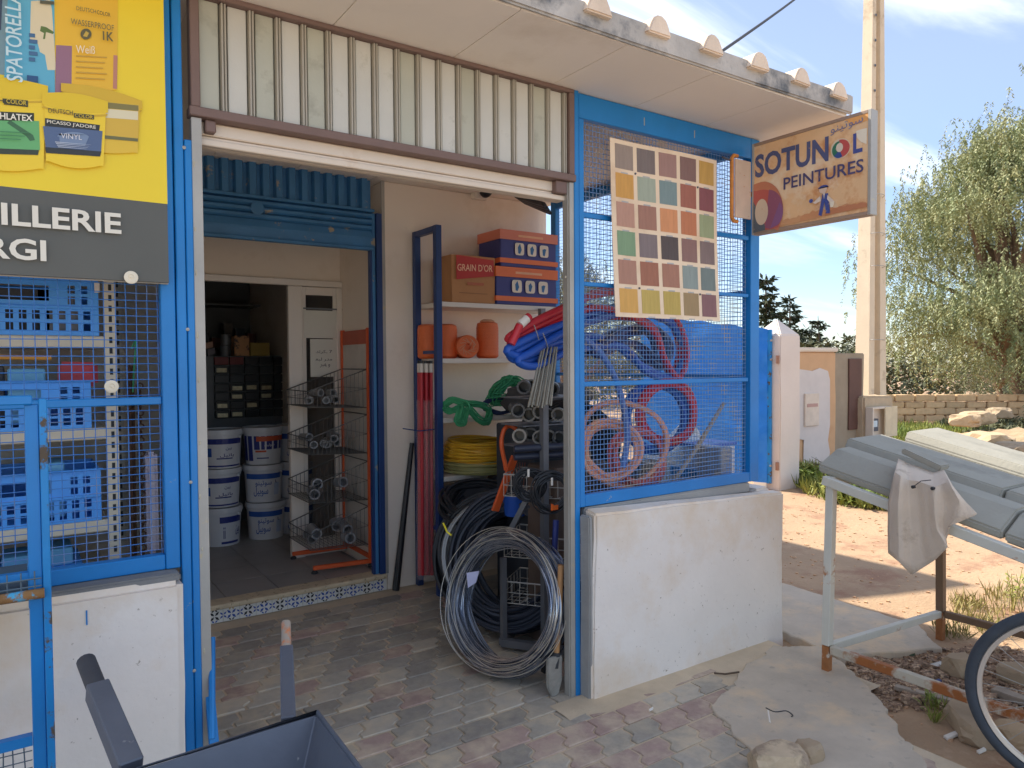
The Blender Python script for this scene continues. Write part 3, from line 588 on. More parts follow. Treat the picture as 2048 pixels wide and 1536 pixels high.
def carton(name, label, cat, px0, px1, pyt, zb, yf, dep, mat, group=None):
    a = FY(px0, pyt, yf); c = FY(px1, pyt, yf); t = thing(name, label, cat, ((a.x+c.x)/2, yf+dep/2, zb), group)
    b = B().box(a.x, c.x, yf, yf+dep, zb+.001, a.z); rough(b, .16, .003, .004, a.x*7).make('box_body', mat, t); return t, a.x, c.x, zb, a.z
def face(t, x0, x1, z0, z1, yf, m, nm='print', h=.0095): return B().box(x0, x1, yf-h, yf-h+.001, z0, z1).make(nm, m, t)
t, x0, x1, z0, z1 = carton('cardboard_box', 'brown cardboard box with red printed band on the top shelf', 'box', 902, 990, 508, SH[0], 4.37, .27, CARD)
W_, H_ = x1-x0, z1-z0
RB = M('red_band_print', (176,58,54), .7, var=.05, bump=0)
B().prism([(x0+.10*W_,4.36,z1-.52*H_),(x0+.95*W_,4.36,z1-.40*H_),(x0+.95*W_,4.36,z1-.06*H_),(x0+.10*W_,4.36,z1-.01*H_)], (0,.001,0)).make('red_band', RB, t)
letter(B(), 'GRAIN D\'OR', (x0+.12*W_,4.3585,z1-.34*H_), (1,0,.03), (0,0,1), .8*W_, .15*H_, .01).make('lettering', M('faded_cream_print', (222,180,150), .7, bump=0), t)
face(t, x0+.34*W_, x0+.72*W_, z1-.62*H_, z1-.56*H_, 4.37, M('faint_red_print', (176,104,76), .7, bump=0)); face(t, x0+.16*W_, x0+.8*W_, z1-.80*H_, z1-.785*H_, 4.37, M('faint_brown_print', (146,104,72), .7, bump=0))
BXB = M('blue_carton', (58,62,122), .55, var=.06, bump=.05); BXO = M('orange_carton_print', (218,112,62), .55, var=.05, bump=0); BXP = M('pinkish_carton_print', (208,124,100), .55, var=.04, bump=0); ICON = M('cream_icon', (222,210,190), .6, bump=0); ICB = M('blue_icon', (52,104,150), .6, bump=0)
for lab, pyt, zb, dx, og in (('lower blue and orange printed carton beside the brown box', 540, SH[0], .0, BXO), ('upper blue and orange printed carton on top of its twin', 458, None, -.0, BXP)):
    if zb is None: zb = ztop+.003
    t, x0, x1, z0, z1 = carton('printed_carton', lab, 'box', 1000 if og is BXP else 992, 1112, pyt if og is BXP else 532, zb, 4.36, .29, BXB, 'blue and orange cartons on the top shelf'); ztop = z1
    W_, H_ = x1-x0, z1-z0
    for yy0, yy1, xx0, xx1 in ((4.349, 4.656, x0-.009, x1+.009),):
        B().box(xx0, xx1, yy0, yy1, z1-.26*H_, z1+.001).make('top_band', og, t); B().box(xx0, xx1, yy0, yy1, z0+.10*H_, z0+.23*H_).make('bottom_band', BXO, t)
    letter(B(), 'LUX CARTON', (x0+.3*W_,4.3475,z1-.19*H_), (1,0,0), (0,0,1), .45*W_, .09*H_).make('lettering', ICON, t) if False else B().box(x0+.3*W_, x0+.74*W_, 4.3475, 4.3485, z1-.17*H_, z1-.11*H_).make('white_print', M('pale_orange_print', (226,170,130), .6, bump=0), t)
    for k in range(3):
        xa = x0+W_*(.24+.22*k); zc = z0+.50*H_
        B().prism([(xa+W_*.16*(.5+.5*math.copysign(abs(math.cos(q))**.4, math.cos(q))), 4.348, zc+.17*H_*math.copysign(abs(math.sin(q))**.4, math.sin(q))) for q in [i*math.pi/10 for i in range(20)]], (0,.001,0)).make('icon_panel', ICON, t)
        cx = xa+W_*.08
        B().prism([(cx-.012,4.3468,zc-.03),(cx+.004,4.3468,zc-.035),(cx+.018,4.3468,zc-.005+.01*k),(cx+.004,4.3468,zc+.04-.01*k),(cx-.016,4.3468,zc+.012)], (0,.0008,0)).make('icon', ICB, t)
# twine spools
TW_ = M('orange_twine', (222,110,58), .36, var=.10, vs=4, bump=.5, bs=150, k=1.1)
SPP = [(0,0),(.064,.0),(.076,.010)]+[(.0805+.0012*(i % 2)+.0006*math.sin(i*1.7), .016+.0066*i) for i in range(31)]+[(.075,.245),(.05,.256),(.012,.256),(.012,.25)]
ctop = M('clear_wrap', (206,170,140), .25, var=.1, bump=.3)
for lab, px, yy, sc in (('orange twine spool standing behind the navy upright', 856, 4.60, .92), ('orange twine spool standing just right of the navy upright', 893, 4.52, .95), ('tallest orange twine spool, standing right of the lying one', 975, 4.48, 1.0)):
    q = FY(px, 712, yy); t = thing('twine_spool', lab, 'twine', (q.x, yy, SH[1]), 'orange twine spools on the second shelf')
    B().lathe((q.x, yy, SH[1]+.001), [(r*sc, z*(1.04 if px == 975 else .95)) for r, z in SPP], 28).make('twine', TW_, t, smooth=True)
    if px == 975: B().lathe((q.x, yy, SH[1]+.266), [(.05,0),(.055,.008),(.03,.02),(0,.014)], 14).make('wrap_top', ctop, t, smooth=True)
q = FY(935, 688, 4.40); t = thing('twine_spool', 'orange twine spool lying on its side, round end facing out', 'twine', (q.x, 4.40, SH[1]), 'orange twine spools on the second shelf')
ax = V(-.35,-.93,0).normalized(); c0 = V(q.x, 4.41, SH[1]+.083)
B().lathe(c0-ax*.18, [(.07,0),(.082,.02),(.082,.21),(.076,.222),(.022,.218),(.02,.19),(0,.19)], 28, ax).make('twine', TW_, t, smooth=True)
b = B()
for i in range(14):
    a = i*2.4; b.tube([c0+ax*.045+V(.93,-.35,0)*(.012+.006*i%.05)*math.cos(a)+V(0,0,1)*.03*math.sin(a), c0+ax*.042+V(.93,-.35,0)*.06*math.cos(a+.9)+V(0,0,1)*.06*math.sin(a+.9)], .0016, 4)
b.make('wrap_folds', ctop, t)
# rope hanks
def hank(name, lab, cat, pts, mat, n, r, jit, group=None, loops=True):
    o = pts[0]; t = thing(name, lab, cat, tuple(o), group); b = B()
    for k in range(n):
        P = []
        off = V(R.uniform(-1,1), R.uniform(-1,1), R.uniform(-1,1))*jit
        m = len(pts)*4
        for i in range(m):
            f = i/4; i0 = int(f); u = f-i0
            p = [pts[(i0+d) % len(pts)] for d in (-1,0,1,2)]
            P.append(.5*((2*p[1])+(p[2]-p[0])*u+(2*p[0]-5*p[1]+4*p[2]-p[3])*u*u+(3*p[1]-p[0]-3*p[2]+p[3])*u**3)+off+V(*noise.noise_vector(V(i*.21,k*1.7,0)))*jit)
        b.tube(P, r, 5, True)
    b.make('rope_loops' if 'rope' in name else 'loops', mat, t, smooth=True); return t
GRN = M('green_nylon_rope', (70,170,116), .55, var=.16, vs=30, bump=.6, bs=200, k=.95); NVR = M('navy_rope', (34,52,92), .6, var=.2, vs=30, bump=.6, bs=200)
YY = 4.30
t = hank('rope_hank', 'green nylon rope hank knotted and drooping over the third shelf', 'rope', [FY(888,812,YY+.05), FY(905,800,YY), FY(930,806,YY-.03), FY(960,810,YY-.03), FY(980,822,YY), FY(972,845,YY-.05), FY(955,838,YY-.06), FY(935,818,YY-.06), FY(928,845,YY-.06), FY(915,842,YY-.06), FY(922,815,YY-.04), FY(900,822,YY)], GRN, 22, .0056, .017, 'rope hanks on the third shelf')
ob = t.children[0]; b = B(); b.ring(FY(932,812,YY-.06), (1,.3,.2), .03, .007, 14); b.make('knot', GRN, t)
hank('rope_hank', 'bushy green rope hank piled at the right of the third shelf', 'rope', [FY(985,800,4.42), FY(1000,775,4.42), FY(1020,762,4.42), FY(1040,775,4.4), FY(1050,795,4.4), FY(1020,800,4.38)], GRN, 34, .0056, .037, 'rope hanks on the third shelf')
hank('rope_hank', 'dark navy rope bundle between the two green hanks', 'rope', [FY(968,812,4.40), FY(985,797,4.40), FY(1010,800,4.4), FY(1022,815,4.38), FY(1000,826,4.36)], NVR, 14, .006, .014, 'rope hanks on the third shelf')
# yellow hose
YH = M('yellow_hose', (206,160,44), .35, var=.08, bump=.05); CLH = M('clear_green_hose', (150,146,96), .3, var=.12, bump=.05)
cy = FY(948, 900, 4.52); t = thing('hose_coil', 'yellow garden hose coiled on the fourth shelf', 'hose', (cy.x, 4.52, SH[3]), None)
b = B()
for i in range(24): b.ring((cy.x+R.uniform(-.008,.008), 4.45+R.uniform(-.01,.01), SH[3]+.10+.0055*i*.95), (R.uniform(-.05,.05), R.uniform(-.12,.04), 1), .245+.02*math.sin(i*1.9)-.0012*i, .0088, 40, 7, .006)
b.make('hose_loops', YH, t, smooth=True)
t = thing('hose_coil', 'clear greenish hose coil lying under the yellow hose', 'hose', (cy.x, 4.5, SH[3]), None); b = B()
for i in range(9): b.ring((cy.x+R.uniform(-.01,.01), 4.46, SH[3]+.012+.010*i), (0, R.uniform(-.04,.02), 1), .25+.012*math.sin(i*2.3), .0085, 40, 7, .005)
b.make('hose_loops', CLH, t, smooth=True)
# red pipe lengths in clear film, black pipe leaning beside them
t = thing('pipe_bundle', 'bundle of red pipes in clear film standing against the shelf upright', 'pipes', (2.3, 4.5, 0))
for k in range(9):
    px = 838+3.1*k; yy = 4.50-.03*(k % 3); p0 = FY(px+1.5, 1150-4*(k%2), yy); p1 = FY(px-.5+R.uniform(-1,1), 745, yy)
    B().tube([p0, p1], .0125, 10).make('pipe', RED, t, smooth=True)
    p2 = p1+(p1-p0).normalized()*.062; B().tube([p1, p2], .0145, 10).make('white_end', WHITE, t, smooth=True)
    if k % 2 == 0: B().tube([p2, p2+V(0,0,.02)], .012, 8).make('black_cap', BLACK, t)
FILM = bpy.data.materials.new('clear_film'); FILM.use_nodes = True; q_ = FILM.node_tree.nodes['Principled BSDF']; q_.inputs['Base Color'].default_value = (.8,.7,.7,1); q_.inputs['Roughness'].default_value = .12; q_.inputs['Alpha'].default_value = .16
b = B(); n = 18; rows = 26
for j in range(rows+1):
    py = 800+355*j/rows
    for i in range(n):
        a = 2*math.pi*i/n; c = FY(853+.4, py, 4.475); s_ = 1+.10*noise.noise(V(i*.7, j*.5, 2))+.08*noise.noise(V(i*1.9, j*1.3, 7))
        b.v.append(c+V(math.cos(a)*.072*s_, math.sin(a)*.06*s_, 0))
b.f = [(j*n+i, j*n+(i+1) % n, (j+1)*n+(i+1) % n, (j+1)*n+i) for j in range(rows) for i in range(n)]
b.make('clear_film', FILM, t, smooth=True)
B().tube([FY(822,856,4.40)+V(-.06,0,0), FY(840,862,4.40), FY(872,858,4.38)], .004, 5).make('blue_tie', NAVY, t)
p0 = V(2.165, 4.64, 0.0); p1 = FY(824, 886, 4.672)
t = thing('black_pipe', 'single black plastic pipe leaning against the wall by the doorway', 'pipe', tuple(p0)); d_ = (p1-p0); sdv = d_.cross(V(0,1,0)).normalized()*.017
B().tube([p0-sdv, p1], .017, 12).make('pipe_a', BLACK, t, smooth=True) if False else B().tube([p0+V(0,0,.005), p1], [.026,.016], 14).make('pipe', BLACK, t, smooth=True)
# ---------------------------------------------------------------- coils on the porch floor
GW = M('galvanised_wire', (176,184,198), .26, .95, var=.18, vs=20, bump=0, k=1.05); GW2 = M('pale_galvanised_wire', (190,186,176), .35, .7, var=.1, bump=0)
def coil(name, lab, cat, c, nrm, R0, dR, wid, n, r, mat, group=None, seg=44, tn=6, sq=1, part='wire_loops', jit=.006):
    t = thing(name, lab, cat, (c[0], c[1], max(0, c[2]-R0-dR)), group); nv = Vector(nrm).normalized(); b = B()
    for i in range(n):
        h = R.uniform(-1, 1); rr = R0+R.uniform(-dR, dR)*(1-.3*abs(h)); tl = nv+V(R.uniform(-1,1),R.uniform(-1,1),R.uniform(-1,1))*.045
        b.ring(Vector(c)+nv*wid*h, tl, rr, r, seg, tn, jit, R.uniform(0,6), sq)
    b.make(part, mat, t, smooth=True); return t
wn = V(-.945,-.34,.27)
t = coil('wire_coil', 'big shiny galvanised wire coil leaning in the porch opening', 'wire coil', (2.055, 3.06, .372), wn, .318, .042, .07, 190, .0028, GW, seg=60, tn=5, jit=.012)
b = B()
for i in range(7): b.ring(V(2.05,3.04,.385)+wn.normalized()*R.uniform(.02,.09), wn+V(R.uniform(-.12,.12),R.uniform(-.12,.12),R.uniform(-.1,.1)), R.uniform(.30,.37), .002, 60, 5, .02)
b.make('loose_loops', GW2, t, smooth=True)
B().ring(V(2.06,3.0,.725), (.5,-.2,.8), .055, .0022, 20, 5).make('tie_wire', GW2, t)
BH = M('black_polythene_pipe', (36,38,42), .42, var=.14, bump=.04); DBH = M('dark_blue_black_pipe', (44,50,62), .4, var=.12, bump=.04); SIL = M('silver_ribbed_conduit', (146,148,148), .35, .3, var=.08, bump=.1)
coil('hose_coil', 'largest black plastic pipe coil leaning behind the wire coil', 'hose', (2.43, 3.74, .41), (-.75,-.6,.28), .335, .07, .11, 70, .0125, BH, seg=44, part='pipe_loops', jit=.012)
coil('hose_coil', 'silver grey ribbed conduit coil inside the black pipe coil', 'hose', (2.37, 3.62, .44), (-.75,-.6,.28), .33, .02, .045, 12, .011, SIL, part='pipe_loops')
coil('hose_coil', 'dark blue black pipe coil between the silver conduit and the wire coil', 'hose', (2.38, 3.48, .45), (-.80,-.52,.25), .335, .075, .09, 66, .0125, DBH, part='pipe_loops', jit=.014)
coil('hose_coil', 'flat black hose coil heaped on top of the standing pipe coils', 'hose', (2.47, 3.98, .66), (-.1,-.35,1), .22, .06, .06, 34, .012, BH, part='pipe_loops', jit=.02)
t = thing('tool_bag', 'sagging black rubber sheet bundle under the yellow hose', 'rubber bundle', (2.6, 4.2, .5)); rough(stone((2.62,4.25,.66), .26, .17, .16, 5), .1, .01, .001, 3).make('rubber_bundle', BLACKM, t, smooth=True); rough(stone((2.85,4.2,.72), .2, .15, .13, 9), .1, .01, .001, 5).make('rubber_fold', BLACKM, t, smooth=True)
B().tube([FY(893,985,4.2), FY(903,1005,4.1)], .014, 8).make('red_end', RED, t)
t = thing('label_tag', 'pale lilac paper tag tied to the wire coil', 'tag', tuple(FY(945,1155,3.25))); B().prism([FY(933,1146,3.2), FY(958,1142,3.2), FY(952,1165,3.2), FY(936,1176,3.2)], (.002,.002,0)).make('tag_paper', M('lilac_paper', (176,178,206), .7, bump=.05), t)
B().tube([FY(886,1046,3.36), FY(890,1054,3.36), FY(894,1064,3.36), FY(903,1071,3.34)], .005, 5).make('yellow_tie', M('yellow_ribbon', (214,200,50), .5), None); o = bpy.data.objects['yellow_tie']; tag(o, 'small yellow ribbon tied on the black pipe coil', 'ribbon')
# ---------------------------------------------------------------- grey display rack with fittings
rk = thing('display_rack', 'grey steel display rack of wire baskets behind the right post', 'rack', (2.4, 3.2, 0))
B().bar((2.345,3.13,0.10), (2.345,3.13,1.62), .035, .035, (1,0,0)).make('upright', GREYS, rk)
for a, c in (((2.19,3.32,.05),(2.42,3.0,.05)), ((2.19,3.32,.05),(2.6,3.62,.05)), ((2.345,3.10,.07),(2.62,3.4,.07))): B().bar(a, c, .04, .04).make('base_bar', GREYS, rk)
B().bar((2.2,3.32,.03), (2.2,3.32,.52), .028, .028, (1,0,0)).make('leg', GREYS, rk); B().bar((2.23,3.30,.66), (2.30,3.19,.90), .028, .028).make('strut', GREYS, rk)
WB = M('pale_basket_wire', (176,172,164), .45, .2, bump=0)
def basket(parent, p00, u, v, W, D, H, mat, r=.003, nw=7, ndd=5):
    """open wire basket: origin corner, u along the width, v along the depth"""
    b = B(); o, u, v, z = Vector(p00), Vector(u).normalized(), Vector(v).normalized(), V(0,0,1)
    for h, rr in ((0,r),(H,r*1.6),(H*.5,r*.8)): b.tube([o+z*h, o+u*W+z*h, o+u*W+v*D+z*h, o+v*D+z*h], rr, 5, True)
    for i in range(nw+1):
        q = u*W*i/nw; b.tube([o+q+z*H, o+q, o+q+v*D, o+q+v*D+z*H], r*.7, 4)
    for i in range(1, ndd):
        q = v*D*i/ndd; b.tube([o+q+z*H, o+q, o+q+u*W, o+q+u*W+z*H], r*.7, 4)
    return b.make('wire_basket', mat, parent)
ru, rv = V(.45,-.6,0), V(.8,.6,0)
for z in (.86, .52, .26): basket(rk, (2.22,3.34,z), ru, rv, .40, .28, .12, WB, .0028, 9, 5)
def elbow(name, lab, c, d, r, ln, mat, group, cat='pipe fitting'):
    d = Vector(d).normalized(); t = thing(name, lab, cat, tuple(c), group); c = Vector(c)
    B().lathe(c, [(r*.82,0),(r*.82,-ln*.9),(r*.8,-ln*.9),(r*.8,0),(r*1.12,0),(r*1.12,ln*.35),(r,ln*.38),(r,ln)], 16, d).make('sleeve', mat, t, smooth=True)
    B().lathe(c-d*.001, [(r*.8,0),(r*.86,.0015),(r*.8,.003)], 16, d).make('bore', BLACK, t) if False else None
    return t
PGR = M('grey_pvc_fitting', (128,124,116), .45, var=.08, bump=.03); PGD = M('dark_pvc_fitting', (84,86,88), .45, var=.08, bump=.03)
def sleeve(b, c, d, r, ln):
    c = Vector(c); return b.lathe(c, [(r*.8,.0),(r*.8,ln*.85),(0,ln*.85)], 14, d, None, False) and b.lathe(c, [(r*.8,0),(r*1.1,0),(r*1.1,ln*.3),(r,ln*.33),(r,ln),(0,ln)], 14, d, None, False)
rows = [('uppermost', 775, 3.25, 1045, 4), ('middle', 826, 3.22, 1038, 5), ('third', 872, 3.20, 1040, 5)]
for nm, py, yy, px0, n in rows:
    for k in range(n):
        c = FY(px0+k*19+R.uniform(-3,3), py+R.uniform(-5,5), yy+.05*(k % 2))
        t = thing('pipe_fitting', '%s row of grey pipe sleeves on the display rack, %s from the left' % (nm, ['first','second','third','fourth','fifth'][k]), 'pipe fitting', tuple(c), 'grey pipe sleeves on the rack')
        b = B(); sleeve(b, c, (.55+R.uniform(-.2,.2),.8,R.uniform(-.1,.1)), .036, .11); b.make('sleeve', PGR if (k+len(nm)) % 3 else PGD, t, smooth=True)
for py, w_ in ((795,.6), (850,.6), (892,.6)):
    a = FY(1030, py, 3.28); B().box(a.x, a.x+.42, 3.2, 3.42, a.z-.006, a.z).make('tray', GREYS, rk)
t = thing('pipe_stack', 'two dark plastic pipes lying across the rack below the sleeves', 'pipes', tuple(FY(1060,905,3.15)))
for py, dy in ((896,0), (912,.03)): B().tube([FY(1028,py+2,3.2+dy), FY(1128,py-4,3.1+dy)], .02, 10).make('pipe', M('dark_navy_pipe', (48,54,70), .4, bump=.03), t, smooth=True)
# steel rods
t = thing('rod_bundle', 'bundle of bare steel strips hanging below the blue hoses', 'rods', tuple(FY(1095,700,3.02)))
ST = M('dull_steel_strip', (150,144,130), .4, .5, var=.14, vs=14, bump=.06)
for k in range(16):
    f = k/15; p = FY(1084+30*f+R.uniform(-1.5,1.5), 694, 3.0+.05*(k % 3)); q = FY(1056+44*f+R.uniform(-2,2), 815-6*abs(f-.4)+R.uniform(-4,3), 2.95+.04*(k % 3))
    B().tube([p, q], .0058, 6).make('rod', ST, t)
# red and blue insulated pipes: a long hank over the rack, its right end seen through the wire
hk = thing('pipe_hank', 'long hank of blue and red insulated pipe hung over the rack', 'pipes', tuple(FY(1180,640,3.1)))
def spline(P, n=5, closed=True):
    o = []; m = len(P)
    for i in range(m if closed else m-1):
        p = [P[(i+d) % m] if closed else P[max(0, min(m-1, i+d))] for d in (-1,0,1,2)]
        for k in range(n):
            u = k/n; o.append(.5*((2*p[1])+(p[2]-p[0])*u+(2*p[0]-5*p[1]+4*p[2]-p[3])*u*u+(3*p[1]-p[0]-3*p[2]+p[3])*u**3))
    if not closed: o.append(P[-1])
    return o
BLP = [(1014,702,2.98),(1045,682,2.98),(1112,654,3.0),(1185,628,3.1),(1270,618,3.2),(1340,640,3.25),(1368,700,3.25),(1345,752,3.22),(1290,735,3.2),(1230,690,3.15),(1180,672,3.1),(1112,684,3.04),(1050,712,3.0)]
for k, (dx, dy, dd) in enumerate(((0,0,0),(6,10,.03),(22,20,.0),(-60,40,.12),(-120,60,.2),(-40,80,.18))):
    P = []
    for i, (px, py, yy) in enumerate(BLP):
        if k >= 3: px = 1285+(px-1190)*.42+dx*.12; py = 690+(py-680)*(.85-.08*k)
        P.append(FY(px+dx*(.0 if k < 3 and i > 3 and i < 9 else .3 if k >= 3 else 1), py+(dy if i < 2 or i > 9 else dy*.35) if k < 3 else py, yy+dd))
    B().tube(spline(P), .0215, 9, True).make('blue_pipe', BLUEP if k < 3 else M('navy_pipe', (38,50,100), .45, bump=.03), hk, smooth=True)
RDP = [(1016,678,2.99),(1048,655,2.98),(1122,618,3.0),(1200,588,3.1),(1290,590,3.2),(1352,640,3.24),(1374,705,3.22),(1358,756,3.2),(1330,720,3.2),(1300,655,3.18),(1200,615,3.1),(1122,642,3.03),(1052,672,3.02)]
for k in range(3):
    P = [FY(px+(5 if i < 2 or i > 11 else 0)*k-(8*k if 4 < i < 8 else 0), py+9*k*(1 if i < 3 or i > 9 else -.4)+(6*k if i > 6 and i < 9 else 0), yy+.03*k) for i, (px, py, yy) in enumerate(RDP)]
    B().tube(spline(P), .0205, 9, True).make('red_pipe', RED, hk, smooth=True)
a, c = FY(1040,650,2.94), FY(1054,637,2.94); B().tube([FY(1022,688,2.95), a], .021, 10).make('red_pipe', RED, hk, smooth=True); B().tube([a, c], .0225, 10).make('white_label', WHITE, hk, smooth=True); B().tube([c, c+(c-a)*.35], .021, 10).make('red_pipe', RED, hk, smooth=True)
for px, py in ((1070,652), (1088,668)): B().tube([FY(px-2,py-2,2.95), FY(px+4,py+14,2.94), FY(px+8,py+28,2.96)], .0025, 5).make('wire_tie', GALV, hk)
# hanging cable coils with white tags
for lab, px, py, rr, yy in (('black cable coil with white tag hanging left on the rack', 1058, 968, .075, 3.05), ('larger black cable coil with white tag and orange clip by the post', 1104, 985, .095, 2.95)):
    c = FY(px, py, yy); t = thing('cable_coil', lab, 'cable', tuple(c), 'black cable coils hanging on the rack'); b = B()
    for i in range(16): b.ring(c+V(R.uniform(-.01,.01), R.uniform(-.012,.012), R.uniform(-.012,.012)), (-.5+R.uniform(-.1,.1),-.86,R.uniform(-.1,.1)), rr+R.uniform(-.02,.01), .0042, 30, 6, .008, 0, 1)
    b.make('cable_loops', BLACK, t, smooth=True)
    q = FY(px-2 if rr < .08 else px-1, py-22, yy-.03); B().box(q.x-.006, q.x+.006, yy-.035, yy-.032, q.z-.02, q.z+.02).make('white_tag', WHITE, t)
    if rr > .08: q = FY(1110, 1015, yy-.04); B().prism([q+V(-.018,0,-.014), q+V(.02,0,-.012), q+V(.022,0,.01), q+V(0,0,.008), q+V(-.016,0,.02)], (0,.012,0)).make('orange_clip', M('bright_orange_clip', (236,104,40), .45), t)
# orange hand truck frame
ht = thing('hand_truck', 'orange steel hand truck frame leaning behind the black coils', 'hand truck', tuple(FY(1000,1020,3.6)))
B().tube(spline([FY(1012,935,3.4), FY(1003,890,3.4), FY(1008,860,3.4), FY(1020,852,3.4), FY(1033,858,3.38)], 5, False), .013, 9).make('handle', ORANGE, ht, smooth=True)
B().bar(FY(1030,912,3.42), FY(990,1022,3.5), .016, .05, (1,0,0)).make('side_plate', ORANGE, ht, bev=.003); B().tube([FY(1010,928,3.45), FY(1012,940,3.45)], .013, 8).make('joint', ORANGE, ht)
b = B()
for i in range(5): b.tube([FY(1030+i*5,925,3.5), FY(1026+i*5,990,3.5)], .002, 4)
b.make('red_grille', M('dull_red_wire', (140,70,54), .5), ht)
t = thing('bucket', 'blue rimmed dark bucket behind the hanging cable coils', 'bucket', tuple(FY(1030,1030,3.5))); c = FY(1030,1030,3.5); B().lathe(c, [(.06,0),(.075,.11),(.08,.11),(.08,.125),(.07,.125),(.055,.01)], 20).make('bucket_body', BLUEP, t, smooth=True)
# spade wrapped in film
t = thing('spade', 'wooden handled spade with film wrapped blade by the right post', 'spade', (2.14, 2.80, 0))
B().tube([FY(1122,1130,2.74), FY(1117,1250,2.735), FY(1111,1325,2.73)], .0155, 10).make('handle', WOOD, t, smooth=True)
B().tube([FY(1113,1305,2.728), FY(1109,1335,2.725)], .021, 10).make('socket', BLACKM, t, smooth=True)
b = B(); P = [(1097,1318),(1126,1312),(1126,1360),(1118,1388),(1105,1395),(1096,1376)]; rough(B().prism([FY(px,py,2.705) for px, py in P], (0,.02,0)), .03, .004, .004, 4).make('blade', M('film_wrapped_steel', (150,148,142), .25, .3, var=.2, vs=24, bump=.3), t, smooth=True)
t = thing('pickaxe', 'dark pickaxe with orange collar standing beside the spade', 'pickaxe', (2.13, 2.88, 0)); B().bar(FY(1096,1290,2.9), FY(1090,1345,2.9), .03, .03).make('head', BLACKM, t); B().bar(FY(1097,1300,2.89), FY(1094,1322,2.89), .034, .034).make('collar', ORANGE, t); B().tube([FY(1112,1040,2.95), FY(1104,1200,2.93), FY(1098,1295,2.9)], .016, 9).make('handle', M('blue_handle', (44,56,120), .5), t, smooth=True)
# security camera, ceiling tubes, switch box
q = FY(960, 388, 4.68); t = thing('security_camera', 'small white wall camera with black lens above the shelves', 'camera', (q.x, 4.68, q.z)); B().box(q.x-.075, q.x+.04, 4.63, 4.698, q.z-.05, q.z+.055).make('housing', WHITE, t, bev=.008, seg=2); B().lathe((q.x+.012, 4.63, q.z+.012), [(.05,-.002),(.05,.03),(.042,.045),(.02,.055),(0,.057)], 20, (-.25,-1,0)).make('lens', BLACK, t, smooth=True)
t = thing('ceiling_tubes', 'bundle of dark tubes tied under the porch roof beam', 'tubes', tuple(FY(1065,410,4.1)))
for k in range(7): B().tube([FY(1032+k*3, 393+k*2.0, 4.35+.02*k), FY(1088+k*2, 408+k*3, 3.75+.02*k)], .013, 7).make('tube', DGREY if k % 2 else BLACKM, t, smooth=True)
t = tag(B().tube([FY(412+12,1275,2.72), FY(424,1478,2.55)], .011, 8).make('blue_rod', BLUE), 'thin blue steel strip leaning inside the left rail', 'steel strip'); B().bar(FY(409,1270,2.74), FY(429,1500,2.60), .03, .02).make('angle_flange', BLUE, t)
